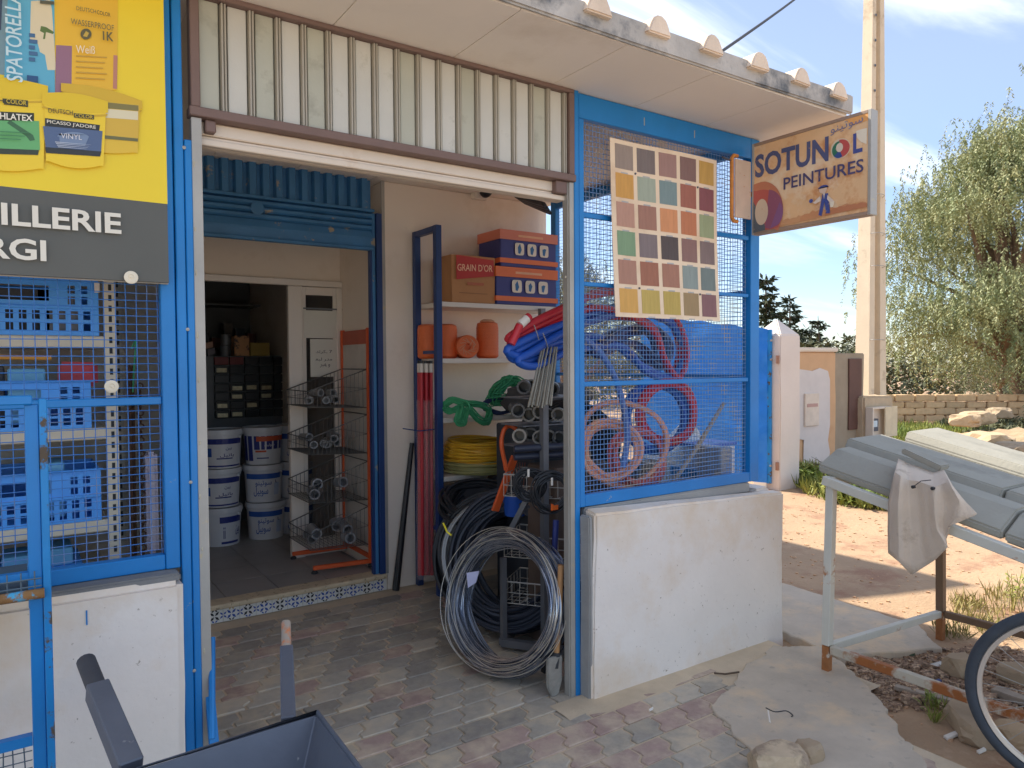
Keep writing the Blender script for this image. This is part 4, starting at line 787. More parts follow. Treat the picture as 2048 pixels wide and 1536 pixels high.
# ---------------------------------------------------------------- inside the shop: paint buckets, wire rack, drawers
BW = M('white_bucket', (206,208,212), .35, var=.03, bump=.02, k=1.1); LB = M('bucket_navy_print', (38,50,120), .4, var=.03, bump=0); LT = M('bucket_blue_print', (40,84,160), .4, bump=0); LO = M('bucket_orange_print', (190,84,50), .4, bump=0)
def bucket(x, y, z, lab, style, h=.318, r=.16):
    t = thing('paint_bucket', lab, 'paint bucket', (x, y, z), 'white paint buckets stacked inside the door')
    B().lathe((x,y,z+.002), [(r*.88,0),(r*.97,h*.80),(r*1.02,h*.80),(r*1.02,h*.835),(r*.97,h*.835),(r*.98,h*.86)], 30).make('bucket_body', BW, t, smooth=True)
    B().lathe((x,y,z+h*.862), [(r*1.06,0),(r*1.06,h*.06),(r*1.04,h*.125),(r*.96,h*.125),(r*.94,h*.10),(0,h*.10)], 30).make('lid', BW, t, smooth=True)
    fa = math.atan2(-y, -x)
    def patch(a0, a1, z0, z1, m, nm='label_print', e=.002):
        b = B(); n = 10
        for zz_ in (z0, z1):
            rr = r*(.88+.09*zz_/.80)+e
            b.v += [V(x+rr*math.cos(fa+math.radians(a0+(a1-a0)*i/n)), y+rr*math.sin(fa+math.radians(a0+(a1-a0)*i/n)), z+.002+h*zz_) for i in range(n+1)]
        b.f = [(i,i+1,n+2+i,n+1+i) for i in range(n)]; return b.make(nm, m, t)
    def words(s_, a0, a1, z0, z1, m, e=.0034):
        vs_, fs_ = text(s_, bold=.012)
        if not vs_: return
        x0_ = min(q.x for q in vs_); x1_ = max(q.x for q in vs_); y0_ = min(q.y for q in vs_); y1_ = max(q.y for q in vs_); b = B()
        for q in vs_:
            zz_ = z0+(z1-z0)*(q.y-y0_)/(y1_-y0_); rr = r*(.88+.09*zz_/.8)+e; a = fa+math.radians(a0+(a1-a0)*(q.x-x0_)/(x1_-x0_)); b.v.append(V(x+rr*math.cos(a), y+rr*math.sin(a), z+.002+h*zz_))
        b.f = fs_; b.make('lettering', m, t)
    if style == 0:
        patch(-100,70,.62,.76,LB); patch(-100,70,.04,.08,LB); words('\uFEE6\uFEF4\uFE91', 12, 30, .46, .54, LB); patch(-15,34,.24,.27,LB,e=.003); words('\uFEDE\uFEF4\uFEE7\uFE8E\uFE91', -5, 38, .28, .38, LB); patch(-48,-30,.30,.52,LT)
    elif style == 1:
        patch(-110,110,.10,.76,LB); patch(-20,90,.62,.75,LO,e=.003); patch(-30,75,.10,.40,BW,e=.0032); words('\uFEEE\uFEE8\uFEF4\uFE97\uFEEE\uFEB3', 4, 36, .47, .56, BW, .004); patch(-24,10,.33,.38,LO,e=.0042); patch(-20,18,.16,.19,LB,e=.0042)
    elif style == 2:
        patch(-60,60,.62,.76,LT); words('\uFEEE\uFEE8\uFEF4\uFE97\uFEEE\uFEB3', -25, 25, .42, .58, LT); words('\uFEDE\uFEF4\uFE91\uFEEE\uFEB3', -32, 14, .16, .42, LT); patch(34,54,.18,.5,M('pale_pot_print', (170,184,206), .4, bump=0)); words('L', 38, 46, .5, .58, LB)
    else:
        patch(-4,70,.60,.76,LB); words('ii', 6, 12, .2, .5, LB); words('\uFEE6\uFEF4\uFE91\uFEEE', 46, 66, .25, .5, LB); patch(0,60,.06,.12,LB)
    stone((x+(r+.012)*math.cos(fa+.95), y+(r+.012)*math.sin(fa+.95), z+h*.80), .014, .014, .016, x*9).make('handle_lug', BW, t)
pos = [(445, 1094, 'left'), (531, 1080, 'right')]
for px, py, side in pos:
    a = G(px, py, .12); d = V(a.x, a.y, 0).normalized(); a = a+d*.14
    st = {'left': (3,0,0), 'right': (2,2,1)}[side]
    for k in range(3):
        lab = {('left',0):'bottom bucket of the left stack, white with a small navy label', ('left',1):'middle bucket of the left stack, white with navy band and brush print', ('left',2):'top bucket of the left stack, white with navy band',
               ('right',0):'bottom bucket of the right stack, white with blue band', ('right',1):'middle bucket of the right stack with large blue Arabic lettering', ('right',2):'top bucket of the right stack, navy and orange label'}[(side, k)]
        bucket(a.x+R.uniform(-.01,.01), a.y+R.uniform(-.01,.01), .12+.318*k, lab, st[k])
a = G(640,1040,.12); d = V(a.x,a.y,0).normalized(); a += d*.35
for k in range(3): bucket(2.02, 6.35, .12+.318*k, ['bottom','middle','top'][k]+' bucket of the dim stack behind the glass leaf', 2)
# orange rack with four wire baskets
ra = thing('basket_rack', 'orange framed rack with four sloping wire baskets in the door recess', 'rack', (1.9, 5.2, .12))
for a in (((2.10,4.92,.15),(2.10,4.92,1.86)), ((2.10,5.42,.15),(2.10,5.42,1.86))): B().bar(a[0], a[1], .028, .028, (1,0,0)).make('upright', ORANGE, ra, bev=.003)
B().bar((2.114,4.92,.16), (1.69,4.98,.16), .03, .03).make('foot_bar', ORANGE, ra, bev=.004); B().bar((2.114,5.42,.16), (1.69,5.45,.16), .03, .03).make('foot_bar', ORANGE, ra, bev=.004); B().bar((2.10,4.934,.19), (2.10,5.406,.19), .025, .025).make('cross_bar', ORANGE, ra)
B().box(2.095, 2.108, 4.935, 5.405, 1.745, 1.85).make('header_plate', M('dull_orange_plate', (176,84,62), .5, bump=.04), ra)
B().box(2.097, 2.106, 4.935, 5.405, .25, 1.744).make('back_plate', M('pale_rack_back', (190,184,176), .5, bump=.04), ra)
for x, y in ((1.70,4.98),(1.70,5.45),(2.10,4.92)): B().lathe((x,y,.12), [(.022,0),(.022,.012),(.012,.022)], 12).make('foot', BLACKM, ra)
BWI = M('dark_basket_wire', (86,86,84), .5, .2, bump=0)
fit = M('grey_tube_fitting', (140,142,146), .4, var=.1, bump=.03)
for k, z in enumerate((1.30, .97, .63, .30)):
    b = B(); y0_, y1_ = 4.93, 5.42; xf, xb = 1.66, 2.09; zf, zk = z, z+.10
    F = [V(xf,y0_,zf), V(xf,y1_,zf), V(xb,y1_,zf-.02), V(xb,y0_,zf-.02)]
    b.tube(F, .003, 5, True); T = [V(xf,y0_,zf+.11), V(xf,y1_,zf+.11), V(xb,y1_,zf+.26), V(xb,y0_,zf+.26)]; b.tube(T, .0045, 5, True)
    mid = [(F[i]+T[i])/2 for i in range(4)]; b.tube(mid, .002, 4, True)
    for i in range(15):
        f = i/14
        b.tube([T[0].lerp(T[1],f), F[0].lerp(F[1],f), F[3].lerp(F[2],f)], .0019, 4)
        b.tube([T[0].lerp(T[3],f), F[0].lerp(F[3],f), F[1].lerp(F[2],f), T[1].lerp(T[2],f)], .0019, 4)
    b.make('wire_basket', BWI, ra)
    for j in range((9,9,4,6)[k]):
        c = V(R.uniform(1.72,1.98), R.uniform(4.97,5.3), z+.04+.05*(j % 2)); r_ = (.024,.026,.036,.036)[k]; dv = V(R.uniform(-.6,.2), -1, R.uniform(-.15,.15))
        t = thing('tube_fitting', '%s grey tube fitting heaped in the %s wire basket' % (['short','medium','stubby','long','tilted','plain','flared','loose','half hidden'][j], ['top','second','third','lowest'][k]), 'pipe fitting', tuple(c), 'grey tube fittings in the wire baskets')
        b = B(); sleeve(b, c+dv.normalized()*.04, -dv, r_, R.uniform(.10,.20)); b.make('sleeve', fit, t, smooth=True)
# drawer cabinet with boxes on top, at the back of the shop
dc = thing('drawer_cabinet', 'dark cabinet of many small drawers at the back of the shop', 'cabinet', (1.75, 7.1, .12))
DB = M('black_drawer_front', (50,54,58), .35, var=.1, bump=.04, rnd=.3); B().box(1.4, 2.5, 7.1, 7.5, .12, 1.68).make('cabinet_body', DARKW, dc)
SC_ = M('metal_screws', (176,168,140), .35, .6, var=.3, vs=40, bump=.4); DR = M('dull_red_drawer', (110,50,50), .5, bump=.04)
for i in range(7):
    for j in range(7):
        xa = 1.50+i*.135; za = 1.10+j*.083
        o = B().box(xa, xa+.125, 7.06, 7.095, za, za+.072).make('drawer', DR if j == 6 and i < 2 else DB, dc, bev=.004)
        if (i, j) in ((0,0),(1,0),(0,1),(2,1),(2,3),(1,3),(3,3),(3,2),(1,2),(0,5)): rough(B().box(xa+.015, xa+.105, 7.05, 7.058, za+.012, za+.05), .02, .006, .002, i+j).make('screw_sample', SC_, o)
for lab, px0, px1, py0, py1, m, nm, cat in (('tan tin box with dark print on the drawer cabinet', 470, 499, 672, 712, M('tan_tin', (190,140,96), .5, second=((70,64,60), 12, .58, .03)), 'tin_box', 'box'), ('yellow carton lying on the drawer cabinet', 502, 540, 686, 712, M('mustard_carton', (160,136,66), .6), 'yellow_carton', 'box'), ('grey paint tin standing on the drawer cabinet', 446, 467, 690, 712, GREYS, 'paint_tin', 'tin'), ('second grey tin stacked on the first tin', 450, 465, 668, 689, GREYS, 'paint_tin', 'tin')):
    a, c = FY(px0, py1, 7.08), FY(px1, py0, 7.08); z0 = 1.682 if 'stacked' not in lab else 1.785
    if 'tin' == cat: tag(B().lathe(((a.x+c.x)/2, 7.2, z0), [(.045,0),(.045,.095),(.04,.1),(0,.1)], 18).make(nm, m, smooth=True), lab, cat)
    else: tag(B().box(a.x, c.x, 7.09, 7.25, 1.682, 1.682+(c.z-a.z)).make(nm, m, bev=.004), lab, cat)
t = thing('merchandise_heap', 'pinkish packets heaped on a dark stand at the left of the doorway', 'packets', (1.3, 7.0, 1.6)); B().box(1.18, 1.47, 7.0, 7.3, .12, 1.68).make('stand', DARKW, t)
for k in range(9): rough(B().obox((1.24+.07*(k % 4)+R.uniform(-.02,.02), 7.02+R.uniform(0,.1), 1.72+.06*(k//4)), (.035,.01,.008), (0,.05,.0), (0,.004,.028)), .05, .004, .002, k).make('packet', M('packet_pink', (176,140,124), .6, bump=.1) if k > 4 else M('packet_grey', (110,108,116), .6, bump=.1), t)
t = thing('shop_shelving', 'dim shelving with dark goods at the back wall of the shop', 'shelving', (1.9, 7.9, .12))
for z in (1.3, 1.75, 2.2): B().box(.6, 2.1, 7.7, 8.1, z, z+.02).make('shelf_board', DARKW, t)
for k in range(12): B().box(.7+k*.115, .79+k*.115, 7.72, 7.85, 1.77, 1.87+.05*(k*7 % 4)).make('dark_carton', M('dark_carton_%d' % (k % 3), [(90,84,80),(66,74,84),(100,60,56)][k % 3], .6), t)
# ---------------------------------------------------------------- goods behind the left wire: shelving, blue crates
sv = thing('steel_shelving', 'cream slotted steel shelving behind the left wire cage', 'shelving', (0, 3.1, 0)); CS = M('cream_slotted_steel', (196,188,168), .5, var=.05, bump=.04); HOLE = M('slot_shadow', (40,44,48), .7)
for x0, x1, y0, m in ((.262,.299,2.985,CS), (.314,.345,3.25,M('dull_slotted_steel', (150,148,138), .55, bump=.05))):
    up = B().box(x0, x1, y0, y0+.004, 0, 2.7).box(x0, x0+.004, y0+.004, y0+.04, 0, 2.7).make('upright', m, sv)
    z = .92
    while z < 2.0:
        h = .012 if int(z*1000) % 2 else .022
        B().box((x0+x1)/2-.005, (x0+x1)/2+.005, y0-.0012, y0-.0002, z, z+h).make('slot', HOLE, up); z += .038
SHL = [1.705, 1.375, 1.040, .86]
for z in SHL[:3]: B().box(-1.3, .2615, 2.99, 3.4, z-.042, z).make('shelf_board', CS, sv, bev=.004)
B().box(-1.3, .2615, 2.99, 3.4, .80, .84).make('shelf_board', CS, sv, bev=.004)
def crate(x0, z0, W, H, lab, cut=None):
    t = thing('plastic_crate', lab, 'crate', (x0+W/2, 3.1, z0), 'blue plastic crates on the steel shelving')
    holes = []
    for cx in (.028,.066,.104, W-.132+.0, W-.094, W-.056): 
        for z_, h_ in ((.55,.14),(.74,.14)): holes.append((cx, cx+.022, H*z_, H*(z_+h_)))
    holes = [h for h in holes if not (.12 < h[0] < W-.12)]
    holes.append((.15, W-.15, H*.60, H*.86))
    for i in range(int((W-.03)/.038)):
        for z_ in (.08,.28): holes.append((.024+i*.038, .024+i*.038+.022, H*z_, H*(z_+.15)))
    xs = sorted({0, W}|{h[0] for h in holes}|{h[1] for h in holes}); zs = sorted({0, H}|{h[2] for h in holes}|{h[3] for h in holes}); b = B()
    for i in range(len(xs)-1):
        for j in range(len(zs)-1):
            mx_, mz_ = (xs[i]+xs[i+1])/2, (zs[j]+zs[j+1])/2
            if any(h[0] < mx_ < h[1] and h[2] < mz_ < h[3] for h in holes): continue
            b.add([(x0+xs[i],2.995,z0+zs[j]),(x0+xs[i+1],2.995,z0+zs[j]),(x0+xs[i+1],2.995,z0+zs[j+1]),(x0+xs[i],2.995,z0+zs[j+1])], [(0,1,2,3)])
    b.make('front_panel', CRATE, t)
    B().box(x0-.008, x0+W+.008, 2.983, 3.0, z0+H*.985, z0+H*1.02).box(x0, x0+W, 2.988, 2.994, z0+H*.46, z0+H*.52).make('rim', CRATE, t, bev=.002)
    B().box(x0, x0+W, 3.0, 3.36, z0, z0+.006).box(x0, x0+.005, 3.0, 3.36, z0, z0+H).box(x0+W-.005, x0+W, 3.0, 3.36, z0, z0+H).box(x0, x0+W, 3.355, 3.36, z0, z0+H).make('crate_shell', CRATE, t)
    return t
crate(-.245, 1.706, .49, .20, 'blue plastic crate on the top shelf with a small white tag'); tg = B().box(.232, .248, 2.975, 2.98, 1.86, 1.895).make('white_tag', WHITE, bpy.data.objects['plastic_crate'])
crate(-.275, 1.376, .49, .168, 'blue plastic crate on the middle shelf half behind the blue frame'); crate(-.255, 1.041, .495, .185, 'blue plastic crate on the low shelf above the open gap')
t = thing('parts_tray', 'low blue tray on the lowest shelf with pale blue boxes', 'tray', (.0, 3.1, .84)); B().box(-.3, .18, 2.99, 3.3, .842, .885).make('tray_body', CRATE, t, bev=.004)
LBX = M('pale_blue_carton', (96,156,190), .6, var=.06, bump=.05); DBX = M('dark_goods', (52,56,62), .7, var=.2, bump=.2)
for i, (lab, x, z, w_, h_, m) in enumerate((('pale blue carton in the middle crate', -.03, 1.40, .11, .19, LBX), ('pale blue carton at the left of the middle crate', -.21, 1.40, .09, .18, LBX), ('dark motor housing between the two pale blue cartons', -.11, 1.4, .07, .2, DBX), ('pale blue carton showing above the low crate at the left', -.2, 1.06, .14, .19, LBX), ('pale blue carton showing above the low crate at the right', .03, 1.06, .10, .195, LBX), ('pale blue carton in the low blue tray, left', -.06, .886, .08, .05, LBX), ('pale blue carton in the low blue tray, right', .06, .886, .09, .06, LBX), ('dark carton in the top crate', -.1, 1.72, .2, .15, DBX), ('pale grey carton in the top crate', .06, 1.72, .13, .15, GREYS))):
    tag(B().box(x, x+w_, 3.03, 3.2, z, z+h_).make('small_carton', m, bev=.004, loc=(x+w_/2, 3.1, z)), lab, 'carton', 'goods in the blue crates')
t = thing('hand_tool', 'red handled tool lying on the middle shelf beside the crate', 'tool', (.19, 3.1, 1.55)); rough(B().box(.12, .25, 3.12, 3.16, 1.52, 1.61), .05, .006, .012, 2).make('tool_body', RED, t); B().tube([(-.3,3.06,1.635),(.10,3.06,1.628)], .009, 8).make('wooden_handle', M('yellow_wood_handle', (196,140,60), .5, bump=.05), t)
t = thing('steel_chain', 'rusty chains and bars hanging behind the slotted uprights', 'chain', (.365, 3.1, .9)); RC = M('rusty_chain', (96,72,56), .6, .3, var=.3, vs=30, bump=.3)
for k, x in enumerate((.352, .366)): B().tube([(x,3.12+.02*k,1.60),(x-.003,3.12+.02*k,.85)], .007, 6).make('bar', RC, t)
for i in range(26): B().ring((.386,3.10,1.52-.026*i), (1 if i % 2 else .05, .1 if i % 2 else 1, 0), .0105, .0032, 10, 5, 0, 0, 1).make('chain_link', RC, t)
B().tube(spline([V(.35,3.02,1.66), V(.366,3.02,1.69), V(.36,3.02,1.62), V(.352,3.02,1.5)], 4, False), .003, 5).make('green_cord', GRN, t)
t = tag(B().box(.402, .446, 3.12, 3.2, .86, 1.26).make('white_roll', M('lilac_white_roll', (206,200,214), .6, var=.05, bump=.1), bev=.012, seg=2), 'pale rolled sheet standing in the corner behind the left wire', 'roll')
thing('cage_back', 'dim rear partition behind the steel shelving', 'partition', (-.5, 3.5, 0)); B().box(-2.3, .55, 3.5, 3.52, .0, 2.87).box(.53, .55, 2.8, 3.5, 0, 2.87).make('partition_sheet', M('pale_partition', (170,166,158), .8), bpy.data.objects['cage_back'])
# ---------------------------------------------------------------- goods behind the right wire
c = FY(1344, 826, 2.92)
t = coil('hose_coil', 'round red pipe coil hung on the wire with blue behind it', 'hose', tuple(c+V(0,.03,0)), (-.35,-.94,0), .168, .022, .02, 5, .0155, RED, seg=40, tn=9, part='pipe_loops', jit=.004)
coil('hose_coil', 'round blue pipe coil hung just behind the red coil', 'hose', tuple(c+V(-.035,.09,-.03)), (-.35,-.94,0), .185, .02, .02, 5, .016, BLUEP, seg=40, tn=9, part='pipe_loops', jit=.004)
PKH = M('pinkish_clear_hose', (206,146,120), .3, var=.1, bump=.03); PKH2 = M('red_tinted_hose', (186,92,84), .3, var=.1, bump=.03)
for lab, px, py, rr, yy, m, nn, nr in (('pinkish clear hose coil with open centre at the lower left of the cage', 1222, 900, .15, 2.86, PKH, 7, (-.7,-.7,.2)), ('wider pinkish hose loop arching behind the open coil', 1245, 885, .235, 3.05, PKH, 3, (-.45,-.85,.15)), ('red tinted hose coil at the bottom of the cage', 1275, 915, .16, 3.0, PKH2, 7, (-.3,-.9,.3))):
    coil('hose_coil', lab, 'hose', tuple(FY(px, py, yy)), nr, rr, .022, .03, nn, .0125, m, seg=40, tn=8, part='hose_loops', jit=.012)
t = tag(B().tube(spline([FY(1168,678,2.80), FY(1200,705,2.80), FY(1232,760,2.79), FY(1250,830,2.78), FY(1254,880,2.78), FY(1246,935,2.78)], 5, False), .0165, 10).make('blue_pipe', M('steel_blue_pipe', (74,104,168), .4, bump=.03), smooth=True), 'single blue pipe bowed down through the left of the cage', 'pipe')
t = thing('jerrycan', 'large white plastic can standing behind the red coil', 'can', tuple(FY(1355,970,3.25)))
a = FY(1312,985,3.3); c = FY(1402,850,3.3)
B().prism([FY(1304,985,3.3), FY(1406,972,3.3), FY(1404,870,3.3), FY(1396,852,3.3), FY(1370,880,3.3), FY(1316,925,3.3)], (.05,.22,0)).make('can_body', M('milky_plastic', (206,208,204), .4, var=.05, bump=.05), t, bev=.018, seg=3); B().lathe(FY(1384,858,3.4), [(.025,0),(.025,.03),(0,.03)], 14).make('cap', WHITE, t)
t = thing('storage_box', 'white box with blue lid behind the wire near the corner', 'box', tuple(FY(1440,965,3.1))); q0 = FY(1408,962,3.12); q1 = FY(1470,890,3.12)
B().box(q0.x, q1.x, 3.12, 3.4, q0.z-.2, q1.z).make('box_body', M('white_box', (200,202,204), .5, bump=.04), t, bev=.006); B().box(q0.x-.01, q1.x+.01, 3.11, 3.41, q1.z+.001, q1.z+.022).make('lid', BLUEP, t, bev=.004); q = FY(1421,945,3.118); B().box(q.x-.02, q.x+.02, 3.1175, 3.1195, q.z-.04, q.z+.03).make('blue_label', BLUE, t)
q0 = FY(1468,955,2.86); t = tag(B().box(q0.x, 3.47, 2.87, 3.06, .72, FY(1480,893,2.86).z).make('grey_box', M('grey_carton', (140,146,156), .6, bump=.05), bev=.006), 'blue grey carton in the front corner of the cage', 'box')
t = tag(B().tube([FY(1345,968,2.80), FY(1400,885,2.78), FY(1448,806,2.76)], [.012,.013,.011], 8).make('stick', GREYW, smooth=True), 'weathered stick leaning across the cage behind the wire', 'stick')
t = thing('dark_sacks', 'stack of dark sacks and pipe scrap against the side mesh of the cage', 'sacks', (3.15, 4.1, 0))
for k in range(7): rough(stone((3.12+.06*(k % 2), 4.12-.05*(k % 3), .12+.205*k), .34, .30, .135, 40+k), .12, .008, .001, k).make('sack', M('dark_sack_%d' % (k % 3), [(70,70,72),(88,82,76),(58,62,70)][k % 3], .8, var=.2, bump=.3), t, smooth=True)
coil('hose_coil', 'black pipe coil standing behind the pinkish hose coils', 'hose', (2.86, 3.55, 1.06), (-.6,-.8,.1), .26, .05, .06, 22, .0125, BLACK, part='pipe_loops', jit=.012)
t = thing('dark_crate', 'dark crates and scrap on the cage floor behind the wire', 'crate', (2.7, 3.2, 0)); B().box(2.5, 3.2, 3.45, 3.85, .0, 1.22).make('crate_body', DBX, t, bev=.01); B().box(2.42, 2.86, 3.12, 3.4, .0, 1.02).make('crate_side', M('brown_scrap', (96,82,72), .7, var=.3, bump=.3), t, bev=.01)
# ---------------------------------------------------------------- yard: gate, pillar, walls, pole, meter post
t = thing('gate_pillar', 'white washed gate pillar with pyramid top beside the blue gate', 'pillar', (8.06, 5.77, 0))
b = B().add([(7.86,5.57,-.1),(8.27,5.57,-.1),(8.27,5.98,-.1),(7.86,5.98,-.1),(7.86,5.57,1.93),(8.27,5.57,1.93),(8.27,5.98,1.93),(7.86,5.98,1.93),(7.86+.19,5.57+.19,2.15)], [(0,3,2,1),(0,1,5,4),(1,2,6,5),(2,3,7,6),(3,0,4,7),(4,5,8),(5,6,8),(6,7,8),(7,4,8)])
rough(b, .3, .006, .012, 21).make('pillar_body', M('pillar_white', (212,200,190), .85, var=.05, vs=2, bump=.25, bs=18, second=((212,172,132), 1.1, .70, .05), k=1.12), t)
for z in (1.62, .28): B().tube([(7.845,5.60,z-.05),(7.845,5.60,z+.05)], .022, 8).make('hinge_pin', M('hinge_rust', (150,110,90), .7, bump=.2), t)
gt = thing('yard_gate', 'bright blue gate leaf clad in wrinkled blue sheeting, swung open beside the pillar', 'gate', (7.84, 5.73, 0)); GD = V(-.305,.952,0); GN = V(-.952,-.305,0)
def gpt(s, z, o=0.): return V(7.835,5.73,z)+GD*s+GN*o
GB = M('blue_sheeting', (26,128,226), .45, var=.1, vs=3, bump=.3, bs=6, second=((60,146,230), 2.6, .6, .12), k=1.0)
nx, nz = 40, 26; b = B()
for h in (0, .012):
    for j in range(nz+1):
        for i in range(nx+1):
            x = 1.72*i/nx; z = .06+(1.94+.012*math.sin(i*.7)*(j/nz)+.26*(i/nx))*j/nz
            y = .03*noise.noise(V(x*2.2, z*3.2, 3))+.035*noise.noise(V(x*.9+z*1.6, z*5, 8))*(1-abs(j/nz-.6))+h; b.v.append(gpt(x, z, y+.02))
k_ = (nx+1)*(nz+1)
for j in range(nz):
    for i in range(nx): q = j*(nx+1)+i; b.f += [(q,q+1,q+nx+2,q+nx+1), (k_+q+nx+1,k_+q+nx+2,k_+q+1,k_+q)]
b.make('sheeting', GB, gt, smooth=True)
for s_ in (-.02, 1.75): B().bar(gpt(s_,.05), gpt(s_,2.0+.1*s_), .05, .05, GD).make('gate_stile', BLUEC, gt, bev=.003)
for z in (.12, 1.05, 1.92): B().bar(gpt(.01,z,-.02), gpt(1.72,z,-.02), .035, .05).make('gate_rail', BLUEC, gt)
for z in (1.86, 1.62, .28): B().lathe((7.825,5.69,z), [(.014,0),(.014,.02),(0,.024)], 8, (0,-1,0)).make('hinge_bolt', GALV, gt)
bw = thing('boundary_wall', 'beige boundary wall with a white painted patch beyond the pillar', 'wall', (9.5, 6.4, 0))
rough(B().box(8.28, 10.36, 6.36, 6.6, -.1, 1.74), .25, .006, .02, 31).make('wall_body', M('beige_render', (206,166,126), .9, var=.06, bump=.25, second=((196,150,112), 2, .62, .08), k=1.05), bw)
rough(B().box(8.28, 10.38, 6.33, 6.62, 1.735, 1.80), .25, .006, .015, 5).make('coping', CREAMM, bw)
P = [(1597,738),(1625,742),(1640,736),(1656,742),(1660,760),(1660,850),(1656,880),(1660,905),(1652,940),(1606,955),(1608,880),(1597,878)]
B().prism([FY(px,py,6.345) for px, py in P], (0,.008,0)).make('white_patch', M('patchy_white_paint', (206,198,192), .85, var=.06, vs=4, bump=.2, k=1.1), bw)
q0, q1 = FY(1609,853,6.33), FY(1637,786,6.33); mc = B().box(q0.x, q1.x, 6.315, 6.344, q0.z, q1.z).make('meter_cover', M('cream_cover', (204,190,174), .6, bump=.1), bw, bev=.006)
B().box(q0.x+.04, q1.x-.04, 6.31, 6.3145, q1.z-.2, q1.z-.15).make('cover_print', M('faded_red_print', (176,140,130), .6, bump=0), mc)
letter(B(), '13496', (q0.x+.10, 6.3135, q1.z-.17), (1,0,0), (0,0,1), .22, .05).make('lettering', M('faded_grey_print', (150,140,140), .6, bump=0), mc) if False else None
rough(B().box(10.365, 11.32, 6.47, 6.7, -.1, 1.72), .25, .006, .015, 33).make('grey_return', M('grey_brown_render', (150,136,116), .92, var=.1, bump=.3), bw)
q0, q1 = FY(1700,790,6.46), FY(1722,717,6.46); B().box(q0.x-.05, q1.x, 6.44, 6.468, .5, q1.z).make('rusty_panel', M('brown_sheet', (94,66,56), .7, var=.15, bump=.15), bw, bev=.006)
pk = thing('meter_post', 'rough concrete meter post with an open cream meter box', 'meter post', (11.6, 6.5, 0)); PC = M('rough_concrete', (186,166,138), .95, var=.12, vs=5, bump=.5, bs=25, k=1.05)
rough(B().box(11.10, 11.95, 6.33, 6.66, -.1, 1.03), .12, .014, .03, 41).make('post_body', PC, pk)
q0, q1 = FY(1733,876,6.3), FY(1774,812,6.3)
bx = B().box(q0.x, q1.x, 6.30, 6.32, q0.z, q1.z).make('meter_box', CREAMM, pk); B().box(q0.x, q0.x+.03, 6.20, 6.299, q0.z, q1.z).box(q0.x+.031, q1.x, 6.20, 6.299, q1.z-.025, q1.z).box(q0.x+.031, q1.x, 6.20, 6.299, q0.z, q0.z+.025).make('box_rim', CREAMM, bx)
B().box(q0.x+.36, q1.x+.12, 6.19, 6.215, q0.z, q1.z).make('box_door', M('cream_door', (206,190,158), .6, bump=.05), bx, bev=.004)
B().box(q0.x+.05, q0.x+.26, 6.25, 6.298, q0.z+.10, q0.z+.30).make('meter', DGREY, bx, bev=.005); B().box(q0.x+.09, q0.x+.22, 6.246, 6.2495, q0.z+.17, q0.z+.27).make('meter_glass', M('pale_meter_glass', (176,196,206), .15, bump=0), bx)
B().tube([(11.75,6.28,q0.z-.02),(11.75,6.29,.0)], .045, 8).make('conduit', M('dark_red_conduit', (96,40,34), .6), pk)
pt = thing('utility_pole', 'tall tapering concrete utility pole behind the sign', 'pole', (12.2, 6.85, 0)); b = B()
sec = [(-.34,-.14),(-.13,-.14),(-.13,.05),(.10,.05),(.10,-.14),(.34,-.14),(.34,.17),(-.34,.17)]
lv = [(-.2,.86),(2.5,.76),(5,.65),(8.9,.48)]
for z, s in lv: b.v += [V(12.20+x*s, 6.84+y*s, z) for x, y in sec]
n = len(sec)
for i in range(len(lv)-1):
    for j in range(n): b.f.append((i*n+j, i*n+(j+1) % n, (i+1)*n+(j+1) % n, (i+1)*n+j))
b.f.append(tuple(range(n-1,-1,-1))); b.f.append(tuple((len(lv)-1)*n+j for j in range(n)))
b.make('pole_shaft', M('pole_concrete', (216,200,174), .9, var=.06, vs=4, bump=.25, bs=30, second=((190,172,146), 3, .64, .06), k=1.05), pt)
for z in (1.95, 3.2, 3.75, 4.4): B().ring((12.20,6.84,z), (0,0,1), .345-.017*z, .006, 20, 5, 0, 0, .62).make('steel_band', GALV, pt)
for i in range(9):
    z = 4.9+i*.42; B().lathe((12.20-.23*(.65-.045*(z-5)), 6.74, z), [(.025,0),(.02,.006),(0,.006)], 8, (0,-1,0)).make('step_hole', DGREY, pt)
P = [V(2.60,2.25,2.95).lerp(V(12.1,6.8,9.1), k/16)+V(0,0,-.16*math.sin(math.pi*k/16)) for k in range(17)]
tag(B().tube(P, .008, 6).make('overhead_wire', BLACKM, smooth=True), 'black overhead wire running from the roof edge up to the pole', 'wire')
# dry stone wall far behind
sw = thing('stone_wall', 'low dry wall of pale blocks across the far side of the yard', 'wall', (18.6, 8.9, 0)); STN = M('pale_stone_block', (206,176,136), .95, var=.12, vs=9, bump=.4, rnd=.12, k=1.0)
a = V(16.9,10.2,0); d = V(1,-.80,0).normalized(); nrm = V(d.y,-d.x,0)
mb = [B().box(-.23, .23, -.12, .12, 0, .15+.01*k) for k in range(3)]; mm = [rough(q, .2, .014, .02, 50+i).mesh('wall_block', STN) for i, q in enumerate(mb)]
for j in range(5):
    for i in range(12):
        o = bpy.data.objects.new('wall_block', mm[(i*3+j) % 3]); COL.objects.link(o); o.parent = sw; p = a+d*(.48*i+(.24 if j % 2 else 0))+V(0,0,-.08+.168*j); o.location = p-V(18.6,8.9,0); o.rotation_euler = (0,0,math.atan2(d.y,d.x)+R.uniform(-.04,.04))
